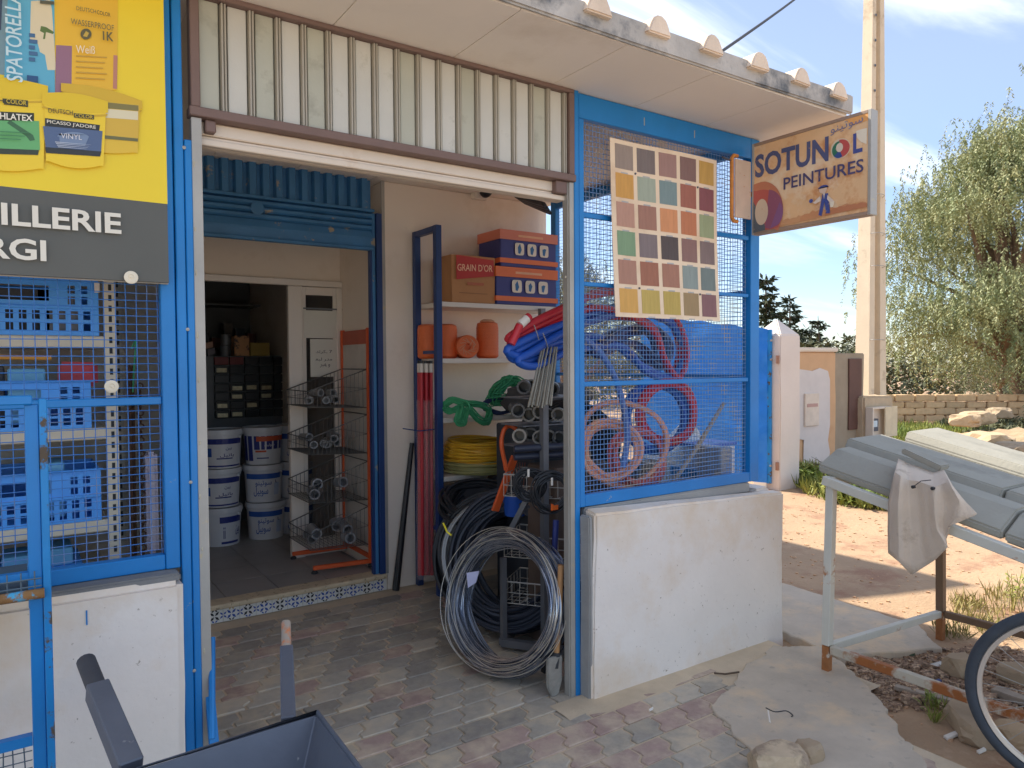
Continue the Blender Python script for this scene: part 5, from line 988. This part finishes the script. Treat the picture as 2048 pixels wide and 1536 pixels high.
# ---------------------------------------------------------------- trees and plants
def leafmat(name, c1, c2, k=.62):
    m = M(name, c1, .6, var=.3, vs=1.7, bump=0, second=(c2, 1.1, .52, .12), k=k); return m
BARK = M('grey_brown_bark', (112,92,74), .95, var=.25, vs=8, bump=.6)
class Leaves:
    def __init__(s): s.v = []; s.f = []
    def leaf(s, p, d, w, n):
        sd_ = d.cross(n); sd_ = sd_.normalized()*w if sd_.length > 1e-5 else V(w,0,0); k = len(s.v); m = p+d*.5
        s.v += [p, m+sd_, p+d, m-sd_]; s.f.append((k,k+1,k+2,k+3))
    def make(s, name, mat, parent, kind=None):
        b = B(); me = bpy.data.meshes.new(name); po = loc_of(parent); me.from_pydata([tuple(q-po) for q in s.v], [], s.f); me.materials.append(mat)
        o = bpy.data.objects.new(name, me); COL.objects.link(o); o.parent = parent; return tag(o, kind=kind)
def pepper_tree(base, H, rad, lab, n_str, name='pepper_tree', seed=3, lm=None, clumps=46, lean=V(0,0,0)):
    rr = random.Random(seed); t = thing(name, lab, 'tree', tuple(base), 'trees beyond the yard'); base = Vector(base)
    limbs = B(); fork = base+V(.1,.1,H*.17); limbs.tube([base+V(0,0,-.2), base+V(.05,.0,H*.1), fork], [H*.034,H*.028,H*.024], 10)
    cs = []
    for i in range(clumps):
        a = rr.uniform(0, 2*math.pi); zf = rr.uniform(-.02, 1.0) ; prof = math.sin(math.pi*min(1, .25+.72*zf))**.6; q = rad*prof*math.sqrt(rr.uniform(.12, 1)); cs.append(base+lean*zf+V(q*math.cos(a), q*math.sin(a), H*(.26+.68*zf)-.2*q*H/8))
    for c in cs:
        if rr.random() < .5:
            m1 = fork.lerp(c, .5)+V(rr.uniform(-.3,.3), rr.uniform(-.3,.3), H*.06); limbs.tube([fork, fork.lerp(m1,.5)+V(0,0,.1), m1, c], [H*.02,H*.014,H*.009,H*.003], 6)
    limbs.make('trunk', BARK, t, smooth=True); lv = Leaves()
    for k in range(n_str):
        c = cs[k % len(cs)]; sz = rad*(.10+.10*(((k % len(cs))*7919 % 13)/13))
        p = c+V(rr.gauss(0,sz), rr.gauss(0,sz), rr.gauss(0,sz*.75)); ln = rr.uniform(.25, .85)*H/8; st = V(rr.gauss(0,.25), rr.gauss(0,.25), -1); m_ = 11
        for i in range(m_):
            f = i/m_; q = p+V(st.x*ln*f*(1-f*.4), st.y*ln*f*(1-f*.4), -ln*f*f*.6-ln*.4*f)
            for s_ in (-1, 1):
                a = rr.uniform(0, 6.28); d = V(math.cos(a)*s_, math.sin(a)*s_, -.75-.5*rr.random()).normalized()*rr.uniform(.06,.11)*H/8
                lv.leaf(q, d, .011*H/8*rr.uniform(.8,1.5), V(rr.uniform(-1,1), rr.uniform(-1,1), rr.uniform(-.3,1)))
    lv.make('crown', lm, t); return t
PEP = leafmat('pepper_tree_leaf', (150,163,112), (186,184,128), .76); DKL = leafmat('dark_conifer_leaf', (84,100,76), (104,112,80)); OLV = leafmat('olive_leaf', (112,120,88), (140,140,100))
pepper_tree((21.6,8.15,0), 8.1, 3.25, 'big drooping pepper tree filling the right behind the stone wall', 9600, seed=5, lm=PEP, clumps=96)
pepper_tree((27.5,6.0,0), 9.5, 4.2, 'taller pepper tree further right behind the first one', 4200, seed=11, lm=PEP, clumps=40)
pepper_tree((28.2,11.2,0), 3.4, 2.0, 'small round olive green tree seen between the pole and the pepper tree', 2600, 'olive_tree', 8, OLV, 22)
pepper_tree((9.8,12.2,0), 4.2, 2.0, 'leafy tree seen through the left of the cage mesh', 3200, 'olive_tree', 18, OLV, 26)
pepper_tree((12.5,16.2,0), 5.0, 2.4, 'larger tree behind the leafy one, seen through the cage mesh', 3200, 'olive_tree', 28, OLV, 26)
def conifer(base, H, r0, lab, seed, lean=0.):
    rr = random.Random(seed); t = thing('conifer', lab, 'tree', tuple(base), 'conifers beyond the gate'); base = Vector(base); top = base+V(lean*H, 0, H)
    B().tube([base+V(0,0,-.2), base.lerp(top,.5), top], [H*.022,H*.014,H*.003], 7).make('trunk', BARK, t, smooth=True); lv = Leaves(); br = B()
    nl = int(H*3.2)
    for i in range(nl):
        f = .18+.82*i/nl; o = base.lerp(top, f); rl = r0*(1.05-f)**.8*rr.uniform(.55,1.1)
        for k in range(rr.choice((3,4,5))):
            a = rr.uniform(0, 6.28); dv = V(math.cos(a), math.sin(a), rr.uniform(-.1,.35)); e = o+dv*rl; br.tube([o, o+dv*rl*.5+V(0,0,-.02*H/6), e], [.02,.014,.006], 4)
            for s in range(int(70*rl/r0)+14):
                g_ = rr.uniform(.2,1.05); p = o+dv*rl*g_+V(rr.gauss(0,.05), rr.gauss(0,.05), rr.gauss(0,.05))*rl*1.3; d = (dv*.6+V(rr.uniform(-.9,.9), rr.uniform(-.9,.9), rr.uniform(-.7,.2))).normalized()*rr.uniform(.14,.32)
                lv.leaf(p, d, .05*rr.uniform(.7,1.3), V(rr.uniform(-1,1), rr.uniform(-1,1), 1))
    br.make('branch', BARK, t); lv.make('crown', DKL, t); return t
def far(px, py, Y): return FY(px, py, Y)
for px, py, Y, r0, lab, sd_, ln in ((1532,548,17,1.5,'dark conifer touching the cage corner post',1,0),(1580,588,19,1.5,'dark conifer with bare top, second from the cage corner',2,0),(1636,632,20,1.2,'thin leaning conifer between the pillar and the pole',3,-.10),(1612,668,22,1.1,'small conifer low behind the beige wall',4,0),(1708,668,24,2.0,'bushy conifer close to the left side of the pole',5,0)):
    q = FY(px, py, Y); conifer((q.x+ln*-q.z, q.y, 0), q.z, r0, lab, sd_, ln)
# hedge line far beyond the stone wall and the gate
hv = Leaves(); rr = random.Random(77)
for k in range(26000):
    f = rr.random(); a = V(6,24,0).lerp(V(58,8,0), f)+V(rr.gauss(0,1.4), rr.gauss(0,1.4), 0); hh = 2.2+1.6*noise.noise(V(f*22, 0, 3))+.8*noise.noise(V(f*70, 0, 8)); p = a+V(0,0,max(.05, hh*rr.random()**.8))
    hv.leaf(p, V(rr.uniform(-1,1), rr.uniform(-1,1), rr.uniform(-.6,.8)).normalized()*rr.uniform(.18,.36), .07, V(rr.uniform(-1,1), rr.uniform(-1,1), 1))
o = hv.make('far_hedge', OLV, None, 'stuff'); tag(o, 'far olive green scrub closing the horizon beyond the yard', 'hedge')
# grass, weeds
GR = leafmat('yard_grass', (118,142,58), (172,170,84), .8)
def grass(lab, spots, n, h0, h1, wd, mat=GR, name='grass', broad=False):
    rr = random.Random(len(lab)); lv = Leaves()
    for k in range(n):
        x, y, r_ = spots[k % len(spots)]; a = rr.uniform(0, 6.28); q = r_*math.sqrt(rr.random()); p = V(x+q*math.cos(a), y+q*math.sin(a), 0); p.z = yard(p.x, p.y)-.005
        h = rr.uniform(h0, h1); d = V(rr.gauss(0,.4), rr.gauss(0,.4), 1).normalized()*h; lv.leaf(p, d, wd*rr.uniform(.6,1.5), V(rr.uniform(-1,1), rr.uniform(-1,1), .2))
        if broad and k % 3 == 0: lv.leaf(p+d*.7, V(rr.gauss(0,1), rr.gauss(0,1), .4).normalized()*h*.5, wd*2.4, V(0,0,1))
    o = lv.make(name, mat, None, 'stuff'); return tag(o, lab, 'grass')
def sp2(*a): return [(G(px,py).x, G(px,py).y, r_) for px, py, r_ in a]
grass('green grass strip before the far stone wall', sp2((1800,868,1.3),(1840,862,1.4),(1870,872,1.2),(1820,880,1.0)), 5200, .08, .28, .012)
grass('green weeds at the foot of the pillar and beige wall', sp2((1640,962,.5),(1665,972,.5),(1700,985,.55),(1740,1000,.5),(1625,950,.4),(1760,1006,.4)), 4200, .06, .26, .011, name='weeds', broad=True)
grass('dry yellow green grass round the rear table leg', sp2((1905,1262,.10),(1945,1235,.14),(1990,1215,.16),(1930,1205,.1),(1985,1260,.1),(2010,1190,.12)), 900, .03, .15, .003, name='dry_grass', mat=leafmat('dry_grass_blade', (150,146,84), (186,172,110), .75))
grass('scrubby green plants among the rubble heap', sp2((2000,905,.5),(2040,880,.6),(1960,850,.8),(2030,850,.9),(1930,858,.6),(2040,920,.6),(1990,880,.5),(1950,900,.4),(1975,925,.4),(2020,865,.7)), 9000, .08, .30, .016, OLV, 'scrub', True)
grass('thin weeds by the lower table bar', sp2((1858,1395,.035),(1885,1400,.03),(1868,1420,.02)), 90, .03, .10, .003, name='weeds', broad=True)
t = thing('thorn_twigs', 'dark dry twigs sticking out at the corner of the table', 'twigs', (3.7, 2.4, 1.0)); b = B(); q = FY(1680,938,2.36)
for k in range(14): b.tube([q, q+V(R.uniform(-.18,-.02), R.uniform(-.02,.06), R.uniform(-.03,.05)), q+V(R.uniform(-.24,-.08), R.uniform(-.02,.1), R.uniform(-.05,.09))], [.003,.002,.0008], 4)
b.make('twig', M('dark_twig', (84,70,58), .9), t)
def weed(x, y, h, lab, seed):
    rr = random.Random(seed); t = thing('young_plant', lab, 'plant', (x, y, 0)); z0 = yard(x, y); b = B(); lv = Leaves()
    for k in range(3):
        e = V(x+rr.uniform(-.06,.06), y+rr.uniform(-.06,.06), z0+h*rr.uniform(.7,1)); b.tube([(x,y,z0), e], [.004,.0015], 5)
        for i in range(9): p = V(x,y,z0).lerp(e, .3+.07*i); lv.leaf(p, V(rr.uniform(-1,1), rr.uniform(-1,1), rr.uniform(-.2,.6)).normalized()*.05, .010, V(0,0,1))
    b.make('stem', GR, t); lv.make('foliage', GR, t)
q = G(2028,1215); weed(q.x, q.y, .30, 'yellow green young weed standing behind the rear table leg', 3); q = G(2044,1190); weed(q.x, q.y, .2, 'smaller weed at the right edge behind the table', 4)
# rubble heap
SA = M('sandy_rock', (214,186,150), .95, var=.16, vs=6, bump=.5, bs=20, k=.8); SB = M('grey_rock', (170,150,124), .95, var=.16, vs=6, bump=.5, bs=20, k=1.0); SCN = M('rubble_earth', (200,170,136), .97, var=.18, vs=5, bump=.6, bs=18, second=((150,140,104), 3, .55, .08), k=.7)
b = B(); c = G(2010,905); nx = ny = 30
for j in range(ny+1):
    for i in range(nx+1):
        x = c.x-2.2+7*i/nx; y = c.y-3.0+5.2*j/ny; u, v = i/nx*2-1, j/ny*2-1; hh = max(0, 1-(u*u+v*v))**.8; b.v.append(V(x, y, -.05+hh*(.30+.16*noise.noise(V(x*1.3,y*1.3,2))+.12*noise.noise(V(x*4,y*4,5)))))
b.f = [(j*(nx+1)+i, j*(nx+1)+i+1, (j+1)*(nx+1)+i+1, (j+1)*(nx+1)+i) for j in range(ny) for i in range(nx)]
b.make('rubble_mound', SCN, kind='structure', smooth=True)
WH = ['large pale boulder at the left end of the rubble heap','flat pale boulder in the middle of the rubble heap','dark pointed stone just before the rubble heap','rounded sandy boulder high on the rubble heap','grey boulder at the right of the rubble heap','small sandy boulder behind the flat one','pale broken block at the foot of the rubble heap','grey chunk on the crest of the rubble heap','sandy chunk low at the right of the rubble heap']
for k, (px, py, s, m) in enumerate(((1905,888,.34,SA),(1975,890,.42,SA),(1887,893,.18,SB),(1955,862,.3,SA),(2036,908,.34,SB),(1930,868,.26,SA),(1945,915,.2,SA),(2000,850,.26,SB),(2030,935,.22,SA))):
    p = G(px, py, .12); o = stone((p.x, p.y, .14+.25*(py < 880)), s*1.3, s, s*.62, 60+k, k).make('boulder', m, smooth=False, loc=tuple(p)); tag(o, WH[k], 'boulder', 'boulders of the rubble heap')
# ---------------------------------------------------------------- table with concrete kerb slabs
tb = thing('slab_table', 'welded steel table with rusty legs carrying concrete slabs', 'table', (3.95, 1.4, 0)); TM = M('pale_painted_steel', (206,204,192), .55, var=.08, bump=.1, second=((172,112,62), 5, .63, .03), k=1.05)
TR = M('rust_eaten_steel', (196,188,170), .6, var=.1, bump=.15, second=((160,96,48), 4, .5, .04), k=1.0); BRN = M('brown_leg_steel', (120,96,74), .7, var=.16, bump=.15)
def tz(y): return 1.0-.225*(2.14-y)
for x, y, m in ((3.405,2.13,TM), (4.40,2.04,BRN), (3.405,.3,TM), (4.40,.3,BRN)):
    dx = .045 if x < 4 and y > 1 else 0
    B().bar((x,y,.14), (x+dx,y+.01,tz(y)-.046), .042, .042, (1,0,0)).make('leg', m, tb, bev=.003); B().bar((x-.004,y,-.05), (x,y,.139), .038, .038, (1,0,0)).make('foot', RUST, tb, bev=.003)
B().bar((3.43,2.17,tz(2.17)-.022), (3.43,.25,tz(.25)-.022), .04, .045).make('top_rail', TM, tb, bev=.003); B().bar((4.42,2.06,tz(2.1)-.022), (4.42,.25,tz(.25)-.022), .04, .045).make('top_rail', TM, tb, bev=.003); B().bar((3.452,2.15,tz(2.15)-.022), (4.40,2.06,tz(2.1)-.022), .04, .045).make('top_rail', TM, tb, bev=.003)
B().bar((3.405,2.105,.125), (3.40,.3,.12), .038, .042).make('low_rail', TR, tb, bev=.003); B().bar((4.40,2.015,.13), (4.46,.3,.13), .034, .038).make('low_rail', BRN, tb, bev=.003); B().bar((3.425,2.125,.13), (4.378,2.04,.13), .034, .038).make('low_rail', TM, tb, bev=.003)
SLB = M('concrete_kerb', (160,157,145), .9, var=.08, vs=5, bump=.25, bs=60, second=((140,138,128), 3, .62, .08), k=1.02)
def kerb(prof, y0, y1, lab, x0, tilt=0.):
    p0 = V(x0, y0, tz(y0)); p1 = V(x0+tilt, y1, tz(y1)); t_ = [p0+V(a,0,c) for a, c in prof]
    o = rough(B().prism(t_, p1-p0), .22, .0025, .008, y0*9+x0).make('kerb_slab', SLB, loc=tuple(p0)); return tag(o, lab, 'kerb slab', 'concrete kerb slabs on the table')
PA = [(-.03,.002),(-.03,.04),(.0,.055),(.13,.112),(.25,.116),(.28,.002)]; PB = [(0,.002),(.02,.08),(.05,.122),(.40,.126),(.42,.002)]; PCC = [(0,.002),(.0,.11),(.03,.152),(.40,.156),(.43,.002)]
kerb(PA, 2.22, 1.36, 'front concrete kerb slab with sloping face under the cloth', 3.49); kerb(PA, 1.352, .4, 'front concrete kerb slab nearest the bicycle', 3.49)
kerb(PB, 2.31, 1.52, 'middle concrete kerb slab at the far end of the table', 3.83); kerb(PB, 1.51, 1.17, 'short middle concrete kerb slab before the joint', 3.83); kerb(PB, 1.16, .4, 'middle concrete kerb slab at the right edge of the photo', 3.83)
kerb(PCC, 2.24, 1.42, 'rear concrete kerb slab at the far end, its top in the sun', 4.36); kerb(PCC, 1.412, .4, 'rear concrete kerb slab nearest the right edge', 4.36)
p = FX(1850,915,3.62); t = tag(rough(B().bar(FX(1808,904,3.66)+V(.02,0,.006), FX(1886,940,3.66)+V(.02,0,.006), .09, .028), .1, .002, .005, 3).make('short_board', M('dark_grey_board', (150,147,136), .8, var=.15, bump=.2)), 'short grey board lying over the cloth on the middle slab', 'board')
# cloth
CL = M('beige_sackcloth', (206,190,172), .9, var=.07, vs=6, bump=.35, bs=160, second=((176,158,138), 8, .66, .06), k=1.1)
t = thing('sackcloth', 'beige sackcloth hanging in folds over the front kerb slab', 'cloth', tuple(FX(1840,1000,3.38)))
strips = [  # pixel columns from left to right: (top, upper, mid, low, bottom) and distance proud of the slab
    ([(1797,917),(1786,955),(1776,1003),(1775,1060),(1776,1106)], .035), ([(1806,921),(1800,965),(1796,1015),(1797,1060),(1798,1124)], .065), ([(1815,926),(1819,975),(1822,1020),(1826,1050),(1824,1150)], .02),
    ([(1828,930),(1834,975),(1837,1020),(1840,1065),(1848,1134)], .015), ([(1850,938),(1852,980),(1853,1020),(1858,1065),(1872,1118)], .03), ([(1866,944),(1868,985),(1869,1030),(1874,1060),(1895,1094)], .05), ([(1876,942),(1884,980),(1890,1015),(1884,1052),(1893,1078)], .025), ([(1887,940),(1902,972),(1920,1004),(1912,1036),(1896,1054)], .045), ([(1889,941),(1906,972),(1930,1002),(1954,1027),(1952,1030)], .02)]
b = B(); nc = len(strips); rows_ = 17
def colpt(ci, f):
    P, pr_ = strips[ci]; q = f*4; i = min(3, int(q)); u = q-i; px = P[i][0]+(P[i+1][0]-P[i][0])*u; py = P[i][1]+(P[i+1][1]-P[i][1])*u; return px, py, pr_
sub = 4
for j in range(rows_+1):
    f = j/rows_
    for c_ in range((nc-1)*sub+1):
        i = min(nc-2, c_//sub); u = (c_-i*sub)/sub; u = u if u <= 1 else 1; A, C_ = colpt(i, f), colpt(i+1, f); s = u*u*(3-2*u)
        px, py, pr_ = A[0]+(C_[0]-A[0])*u, A[1]+(C_[1]-A[1])*u, A[2]+(C_[2]-A[2])*s
        x = 3.405+.24*max(0, 1-f*5.5)**1.2-pr_*min(1, f*3+.15)+.006*noise.noise(V(px*.03, py*.03, 1)); b.v.append(FX(px, py, x))
w_ = (nc-1)*sub+1
b.f = [(j*w_+i, j*w_+i+1, (j+1)*w_+i+1, (j+1)*w_+i) for j in range(rows_) for i in range(w_-1)]
o = b.make('cloth', CL, t, smooth=True); md = o.modifiers.new('thick', 'SOLIDIFY'); md.thickness = .004
for px, py in ((1826,974),(1865,977)): B().lathe(FX(px,py,3.36), [(.008,-.01),(.008,.004),(0,.006)], 8, (-1,0,0)).make('hole_stain', BLACK, t)
B().tube([FX(1826,974,3.365), FX(1842,962,3.362), FX(1862,960,3.37)], .002, 5).make('thread', BLACK, t)
# debris under the table and loose stones
def rock(name, lab, px, py, sx, sy, sz, m, seed, z=None, cat='stone', group=None):
    p = G(px, py); zz_ = (yard(p.x,p.y) if p.x > 3.3 else .0) if z is None else z
    return tag(stone((p.x, p.y, zz_+sz*.55), sx, sy, sz, seed, seed).make(name, m, loc=tuple(p)), lab, cat, group)
rock('loose_rock', 'tan rock lying by the dry grass under the table', 1918, 1335, .095, .07, .075, SB, 3); rock('loose_rock', 'pale rock just behind the bicycle tyre', 2030, 1350, .10, .09, .06, SB, 5); rock('flat_block', 'long broken block lying under the lower table bar', 1945, 1440, .20, .10, .07, SB, 7); rock('flat_block', 'orange tinted block behind the tyre at the right edge', 2040, 1465, .12, .10, .06, SA, 9)
rock('broken_block', 'broken concrete lump with a sandy face in the foreground', 1556, 1545, .135, .085, .075, M('broken_concrete', (190,170,142), .95, var=.18, vs=9, bump=.6, bs=22, second=((150,132,112), 7, .56, .06)), 12, .0)
rock('broken_block', 'smaller rough lump beside the sandy concrete lump', 1618, 1520, .06, .06, .055, SB, 14, .0); rock('loose_rock', 'small stone by the foot of the front table leg', 1708, 1352, .05, .035, .03, SB, 15)
rr = random.Random(4); gb = B(); cols = {}
for k in range(1500):
    px, py = rr.uniform(1690, 2048), rr.uniform(1290, 1400); p = G(px, py)
    if p.y > 2.2 or (p.x < 3.35): continue
    s = rr.uniform(.003,.012)*(2.2 if rr.random() < .12 else 1); a_ = rr.uniform(0,6.3); c_, s_ = math.cos(a_), math.sin(a_); e_ = rr.uniform(.8,2.6); ti = rr.uniform(-.5,.5)
    gb.obox((p.x,p.y,yard(p.x,p.y)+s*.4), (s*e_*c_, s*e_*s_, s*ti), (-s*s_*1.1, s*c_*.9, s*ti*.6), (s*.2*ti, 0, s*rr.uniform(.3,.8)))
gb.make('rubble_chips', M('brown_rubble', (140,116,96), .95, var=.5, vs=60, bump=.4, second=((196,170,140), 45, .56, .04), third=((84,72,64), 38, .6, .04)), kind='stuff'); tag(bpy.data.objects['rubble_chips'], 'brown rubble and chips strewn under the table', 'rubble')
gb = B()
for k in range(2600):
    p = V(rr.uniform(2.0,9), rr.uniform(-.5,5.2), 0)
    if p.x < 4.5 and p.y > 2.1: continue
    if p.x < 3.3: continue
    s = rr.uniform(.002,.009); z = yard(p.x, p.y); k0 = len(gb.v); gb.obox((p.x,p.y,z+s*.3), (s*1.2,s*.3,0), (-s*.3,s,0), (0,0,s*.6))
gb.make('yard_gravel', M('yard_pebble', (206,166,130), .95, var=.3, vs=20, bump=.3, k=.95), kind='stuff'); tag(bpy.data.objects['yard_gravel'], 'small pebbles scattered over the sandy yard', 'gravel')
for lab, px, py, w2, col, nm in (('pale plastic strip among the rubble', 1870, 1322, .05, (190,190,186), 'plastic_strip'), ('white scrap near the tan rock', 1965, 1328, .02, (220,214,204), 'plastic_scrap'), ('dark blue scrap under the lower bar', 1868, 1352, .03, (40,60,120), 'plastic_scrap'), ('white crumpled paper by the lower bar', 1905, 1452, .035, (206,200,190), 'paper_scrap'), ('torn white tag by the tyre', 1962, 1480, .02, (214,210,200), 'paper_scrap'), ('small white stub on the pavers', 1302, 1428, .010, (226,222,214), 'paper_scrap'), ('green scrap of glass in the rubble', 1822, 1302, .02, (76,96,70), 'glass_scrap')):
    p = G(px, py); z = yard(p.x,p.y) if p.x > 3.3 else .006; o = rough(B().obox((p.x,p.y,z+.012), (w2,-w2*.3,.004), (w2*.2,w2*.35,0), (0,0,.006)), .03, .006, .002, px*.1).make(nm, M('scrap_%d_%d_%d' % col, col, .5), loc=tuple(p)); tag(o, lab, 'litter', 'litter on the ground')
for lab, pts, r_, m in (('weathered plank lying behind the bicycle tyre', [(1990,1375),(2060,1400)], .022, GREYW), ('second weathered plank lower behind the tyre', [(1985,1400),(2070,1438)], .02, GREYW), ('red brown stick behind the tyre', [(2010,1335),(2060,1360)], .014, M('red_stick', (150,90,72), .8)), ('long dark stick under the table bar', [(1790,1362),(1960,1405)], .014, GREYW)):
    P = [G(*q) for q in pts]; P = [V(p.x, p.y, yard(p.x,p.y)+r_*1.2) for p in P]; tag(rough(B().bar(P[0], P[1], r_*3, r_*1.4), .08, .004, .003, pts[0][0]).make('plank', m), lab, 'plank')
P = [G(px,py,.012) for px, py in ((1532,1416),(1550,1424),(1572,1422),(1585,1430),(1583,1434))]; tag(B().tube(spline(P, 4, False), .0035, 5).make('cable_scrap', BLACK), 'thin black cable end curling on the concrete', 'cable')
P = [G(px,py,.012) for px, py in ((1428,1346),(1450,1348),(1478,1344))]; tag(B().tube(P, .005, 5).make('twig_scrap', M('dark_twig', (84,70,58), .9)), 'short dark twig near the right end of the low wall', 'twig')
P = [G(px,py,.012) for px, py in ((1536,1421),(1540,1446))]; tag(B().tube(P, .004, 5).make('screw_scrap', WHITE), 'small pale plastic plug on the pavers', 'litter')
# ---------------------------------------------------------------- bicycle at the right edge
wc = G(2150,1408,.335); fw = V(.30,-.954,0); nr = V(.954,.30,0)
bk = thing('bicycle', 'bicycle with black tyre and pale rim at the right edge of the photo', 'bicycle', (wc.x, wc.y, 0))
wh = B().lathe(wc-nr*.02, [(.008,-.02),(.02,0),(.03,.002),(.03,.012),(.012,.014),(.012,.028),(.03,.03),(.03,.04),(.02,.042),(.008,.06)], 14, nr).make('wheel', GREYS, bk)
TY_ = B(); TY_.ring(wc, nr, .325, .0215, 64, 12); TY_.make('tyre', M('worn_tyre', (58,64,72), .75, var=.15, vs=20, bump=.25, bs=120), wh, smooth=True)
B().lathe(wc-nr*.013, [(.303,0),(.306,.004),(.306,.022),(.303,.026),(.288,.022),(.286,.013),(.288,.004),(.303,0)], 64, nr, None, False).make('rim', M('pale_alloy_rim', (206,196,184), .3, .55, var=.05, bump=0), wh, smooth=True)
b = B()
for k in range(32):
    a = 2*math.pi*k/32; a2 = a+(.5 if k % 2 else -.5); ux = fw; uz = V(0,0,1); s = -1 if k % 4 < 2 else 1
    b.tube([wc+nr*.018*s+(ux*math.cos(a2)+uz*math.sin(a2))*.028, wc+(ux*math.cos(a)+uz*math.sin(a))*.288], .0011, 4)
b.make('spokes', GALV, wh)
def fp(f, z, s=0.): return V(wc.x, wc.y, 0)+fw*f+V(0,0,z)+nr*s
for s in (-.05, .05): B().tube([fp(0,.335,s), fp(.05,.62,s*.9), fp(.12,.72,s*.6)], .011, 8).make('fork', DGREY, bk, smooth=True)
B().tube([fp(.10,.70), fp(.19,.98)], .017, 8).make('head_tube', DGREY, bk, smooth=True); B().tube([fp(.14,.86), fp(.66,.80)], .016, 8).make('frame', DGREY, bk, smooth=True); B().tube([fp(.12,.76), fp(.58,.30), fp(.68,.86)], .016, 8).make('frame', DGREY, bk, smooth=True)
B().tube([fp(.20,1.0,-.28), fp(.16,1.02,-.1), fp(.16,1.02,.1), fp(.20,1.0,.28)], .012, 8).make('handlebar', DGREY, bk, smooth=True); rough(B().obox(fp(.72,.92), fw*.13, nr*.06, (0,0,.03)), .1, .004, .02).make('saddle', BLACKM, bk)
# ---------------------------------------------------------------- blue rack and wheelbarrow in the left foreground
st = thing('display_stand', 'chipped blue steel display stand in front of the left cage', 'display stand', (-.3, 2.3, 0))
for x in (.012, -.86):
    B().box(x, x+.031, 2.30, 2.33, .0, 1.497).make('upright', BLUE, st, bev=.002); B().box(x+.0315, x+.050, 2.292, 2.33, .0, 1.512).make('edge_angle', BLUEC if x > 0 else BLUE, st, bev=.002)
B().box(-.86, .030, 2.285, 2.33, 1.4975, 1.522).make('top_bar', BLUE, st, bev=.003); B().box(-.83, .0115, 2.305, 2.33, 1.03, 1.05).make('cross_bar', BLUE, st); B().tube([(-.9,2.285,.995), (.046,2.285,.995)], .0135, 10).make('rusty_bar', M('rust_with_blue_flakes', (132,98,60), .85, var=.25, vs=20, bump=.3, second=((70,160,200), 16, .60, .03)), st, smooth=True)
wires((-.86,2.287,1.006), (1,0,0), (0,0,1), .90, .05, .03, .02, .0018).make('tray_mesh', M('dull_tray_mesh', (86,104,116), .6), st, kind='stuff'); B().box(-.86, .01, 2.31, 2.60, 1.002, 1.008).make('tray_sheet', M('dull_tray_sheet', (70,88,100), .6, var=.2, bump=.2), st)
B().box(-.86, .0115, 2.30, 2.325, .585, .612).make('cross_bar', BLUE, st); wires((-.86,2.315,.10), (1,0,0), (0,0,1), .87, .48, .024, .024, .0016, .003).make('lower_mesh', M('dull_lower_mesh', (80,96,108), .6), st, kind='stuff')
for y in (2.59,):
    for x in (.012, -.86): B().box(x, x+.03, y, y-.03+.06-.03+.028, .0, 1.0).make('rear_leg', BLUE, st)
wb = thing('wheelbarrow', 'dark grey steel wheelbarrow with bare handles in the foreground', 'wheelbarrow', (.2, 1.2, 0)); DB2 = M('scratched_barrow_steel', (96,101,112), .45, .1, var=.12, vs=8, bump=.08, second=((150,150,150), 26, .72, .02), k=1.0)
top = [V(-.22,1.56,.802), V(.548,1.60,.802), V(.52,.78,.80), V(-.20,.78,.80)]; bot = [V(-.10,1.44,.50), V(.41,1.46,.50), V(.38,.95,.48), V(-.08,.95,.48)]
cen = (sum(top, V(0,0,0))/4)
b = B(); inn = [p+(cen-p).normalized()*.008 for p in top]; inb = [p+(V(.15,1.2,.5)-p).normalized()*.008+V(0,0,.008) for p in bot]
b.add(top+bot+inn+inb, [(0,1,5,4),(1,2,6,5),(2,3,7,6),(3,0,4,7),(4,5,6,7),(8,12,13,9),(9,13,14,10),(10,14,15,11),(11,15,12,8),(12,15,14,13),(0,8,9,1),(1,9,10,2),(2,10,11,3),(3,11,8,0)])
b.make('tray', DB2, wb, bev=.004)
b = B(); b.tube([p+V(0,0,.002) for p in top], .007, 8, True); b.make('rim_roll', DB2, wb, smooth=True)
lt0, lt1 = FY(262,1540,1.62), FY(194,1378,1.86); rt0, rt1 = FY(577,1446,1.63), FY(573,1300,1.90)
lt2 = FY(172,1322,1.955); rt2 = FY(572,1246,1.98)
def ext(a, c, k): return a+(a-c).normalized()*k
for p0_, p1_, w0_ in ((lt0, lt1, .046), (rt0, rt1, .033)):
    q1_ = V(p0_.x*.9+.03, 1.535, .455); q2_ = V(p0_.x*.55+.07, .60, .25); B().bar(p0_, p1_, w0_, w0_).bar(q1_, p0_, w0_*.9, w0_*.9, (1,0,0)).bar(q2_, q1_, w0_*.9, w0_*.9).make('handle_bar', DB2, wb, bev=.003)
B().tube([lt1+(lt1-lt0)*-.05, lt2], .0205, 14).make('grip', M('dark_grip', (58,60,66), .6, bump=.1), wb, smooth=True); B().tube([rt1+(rt1-rt0)*-.05, rt2], .0125, 12).make('grip', M('bare_rusty_grip', (150,140,128), .5, var=.15, bump=.15, second=((190,110,58), 14, .56, .05)), wb, smooth=True)
for x in (-.02, .36): B().bar((x,1.40,.5), (x+(.06 if x > .2 else -.06),1.36,.0), .035, .035, (1,0,0)).make('leg', DB2, wb)
wl = B(); wl.ring((.16,.56,.2), (1,0,0), .16, .04, 36, 12); wl.make('wheel', BLACKM, wb, smooth=True); B().bar((.0,.56,.2), (.32,.56,.2), .02, .02).make('axle', GREYS, wb)
for x in (.02, .30): B().bar((x,.56,.2), (x,1.0,.49), .03, .03).make('fork_bar', DB2, wb)
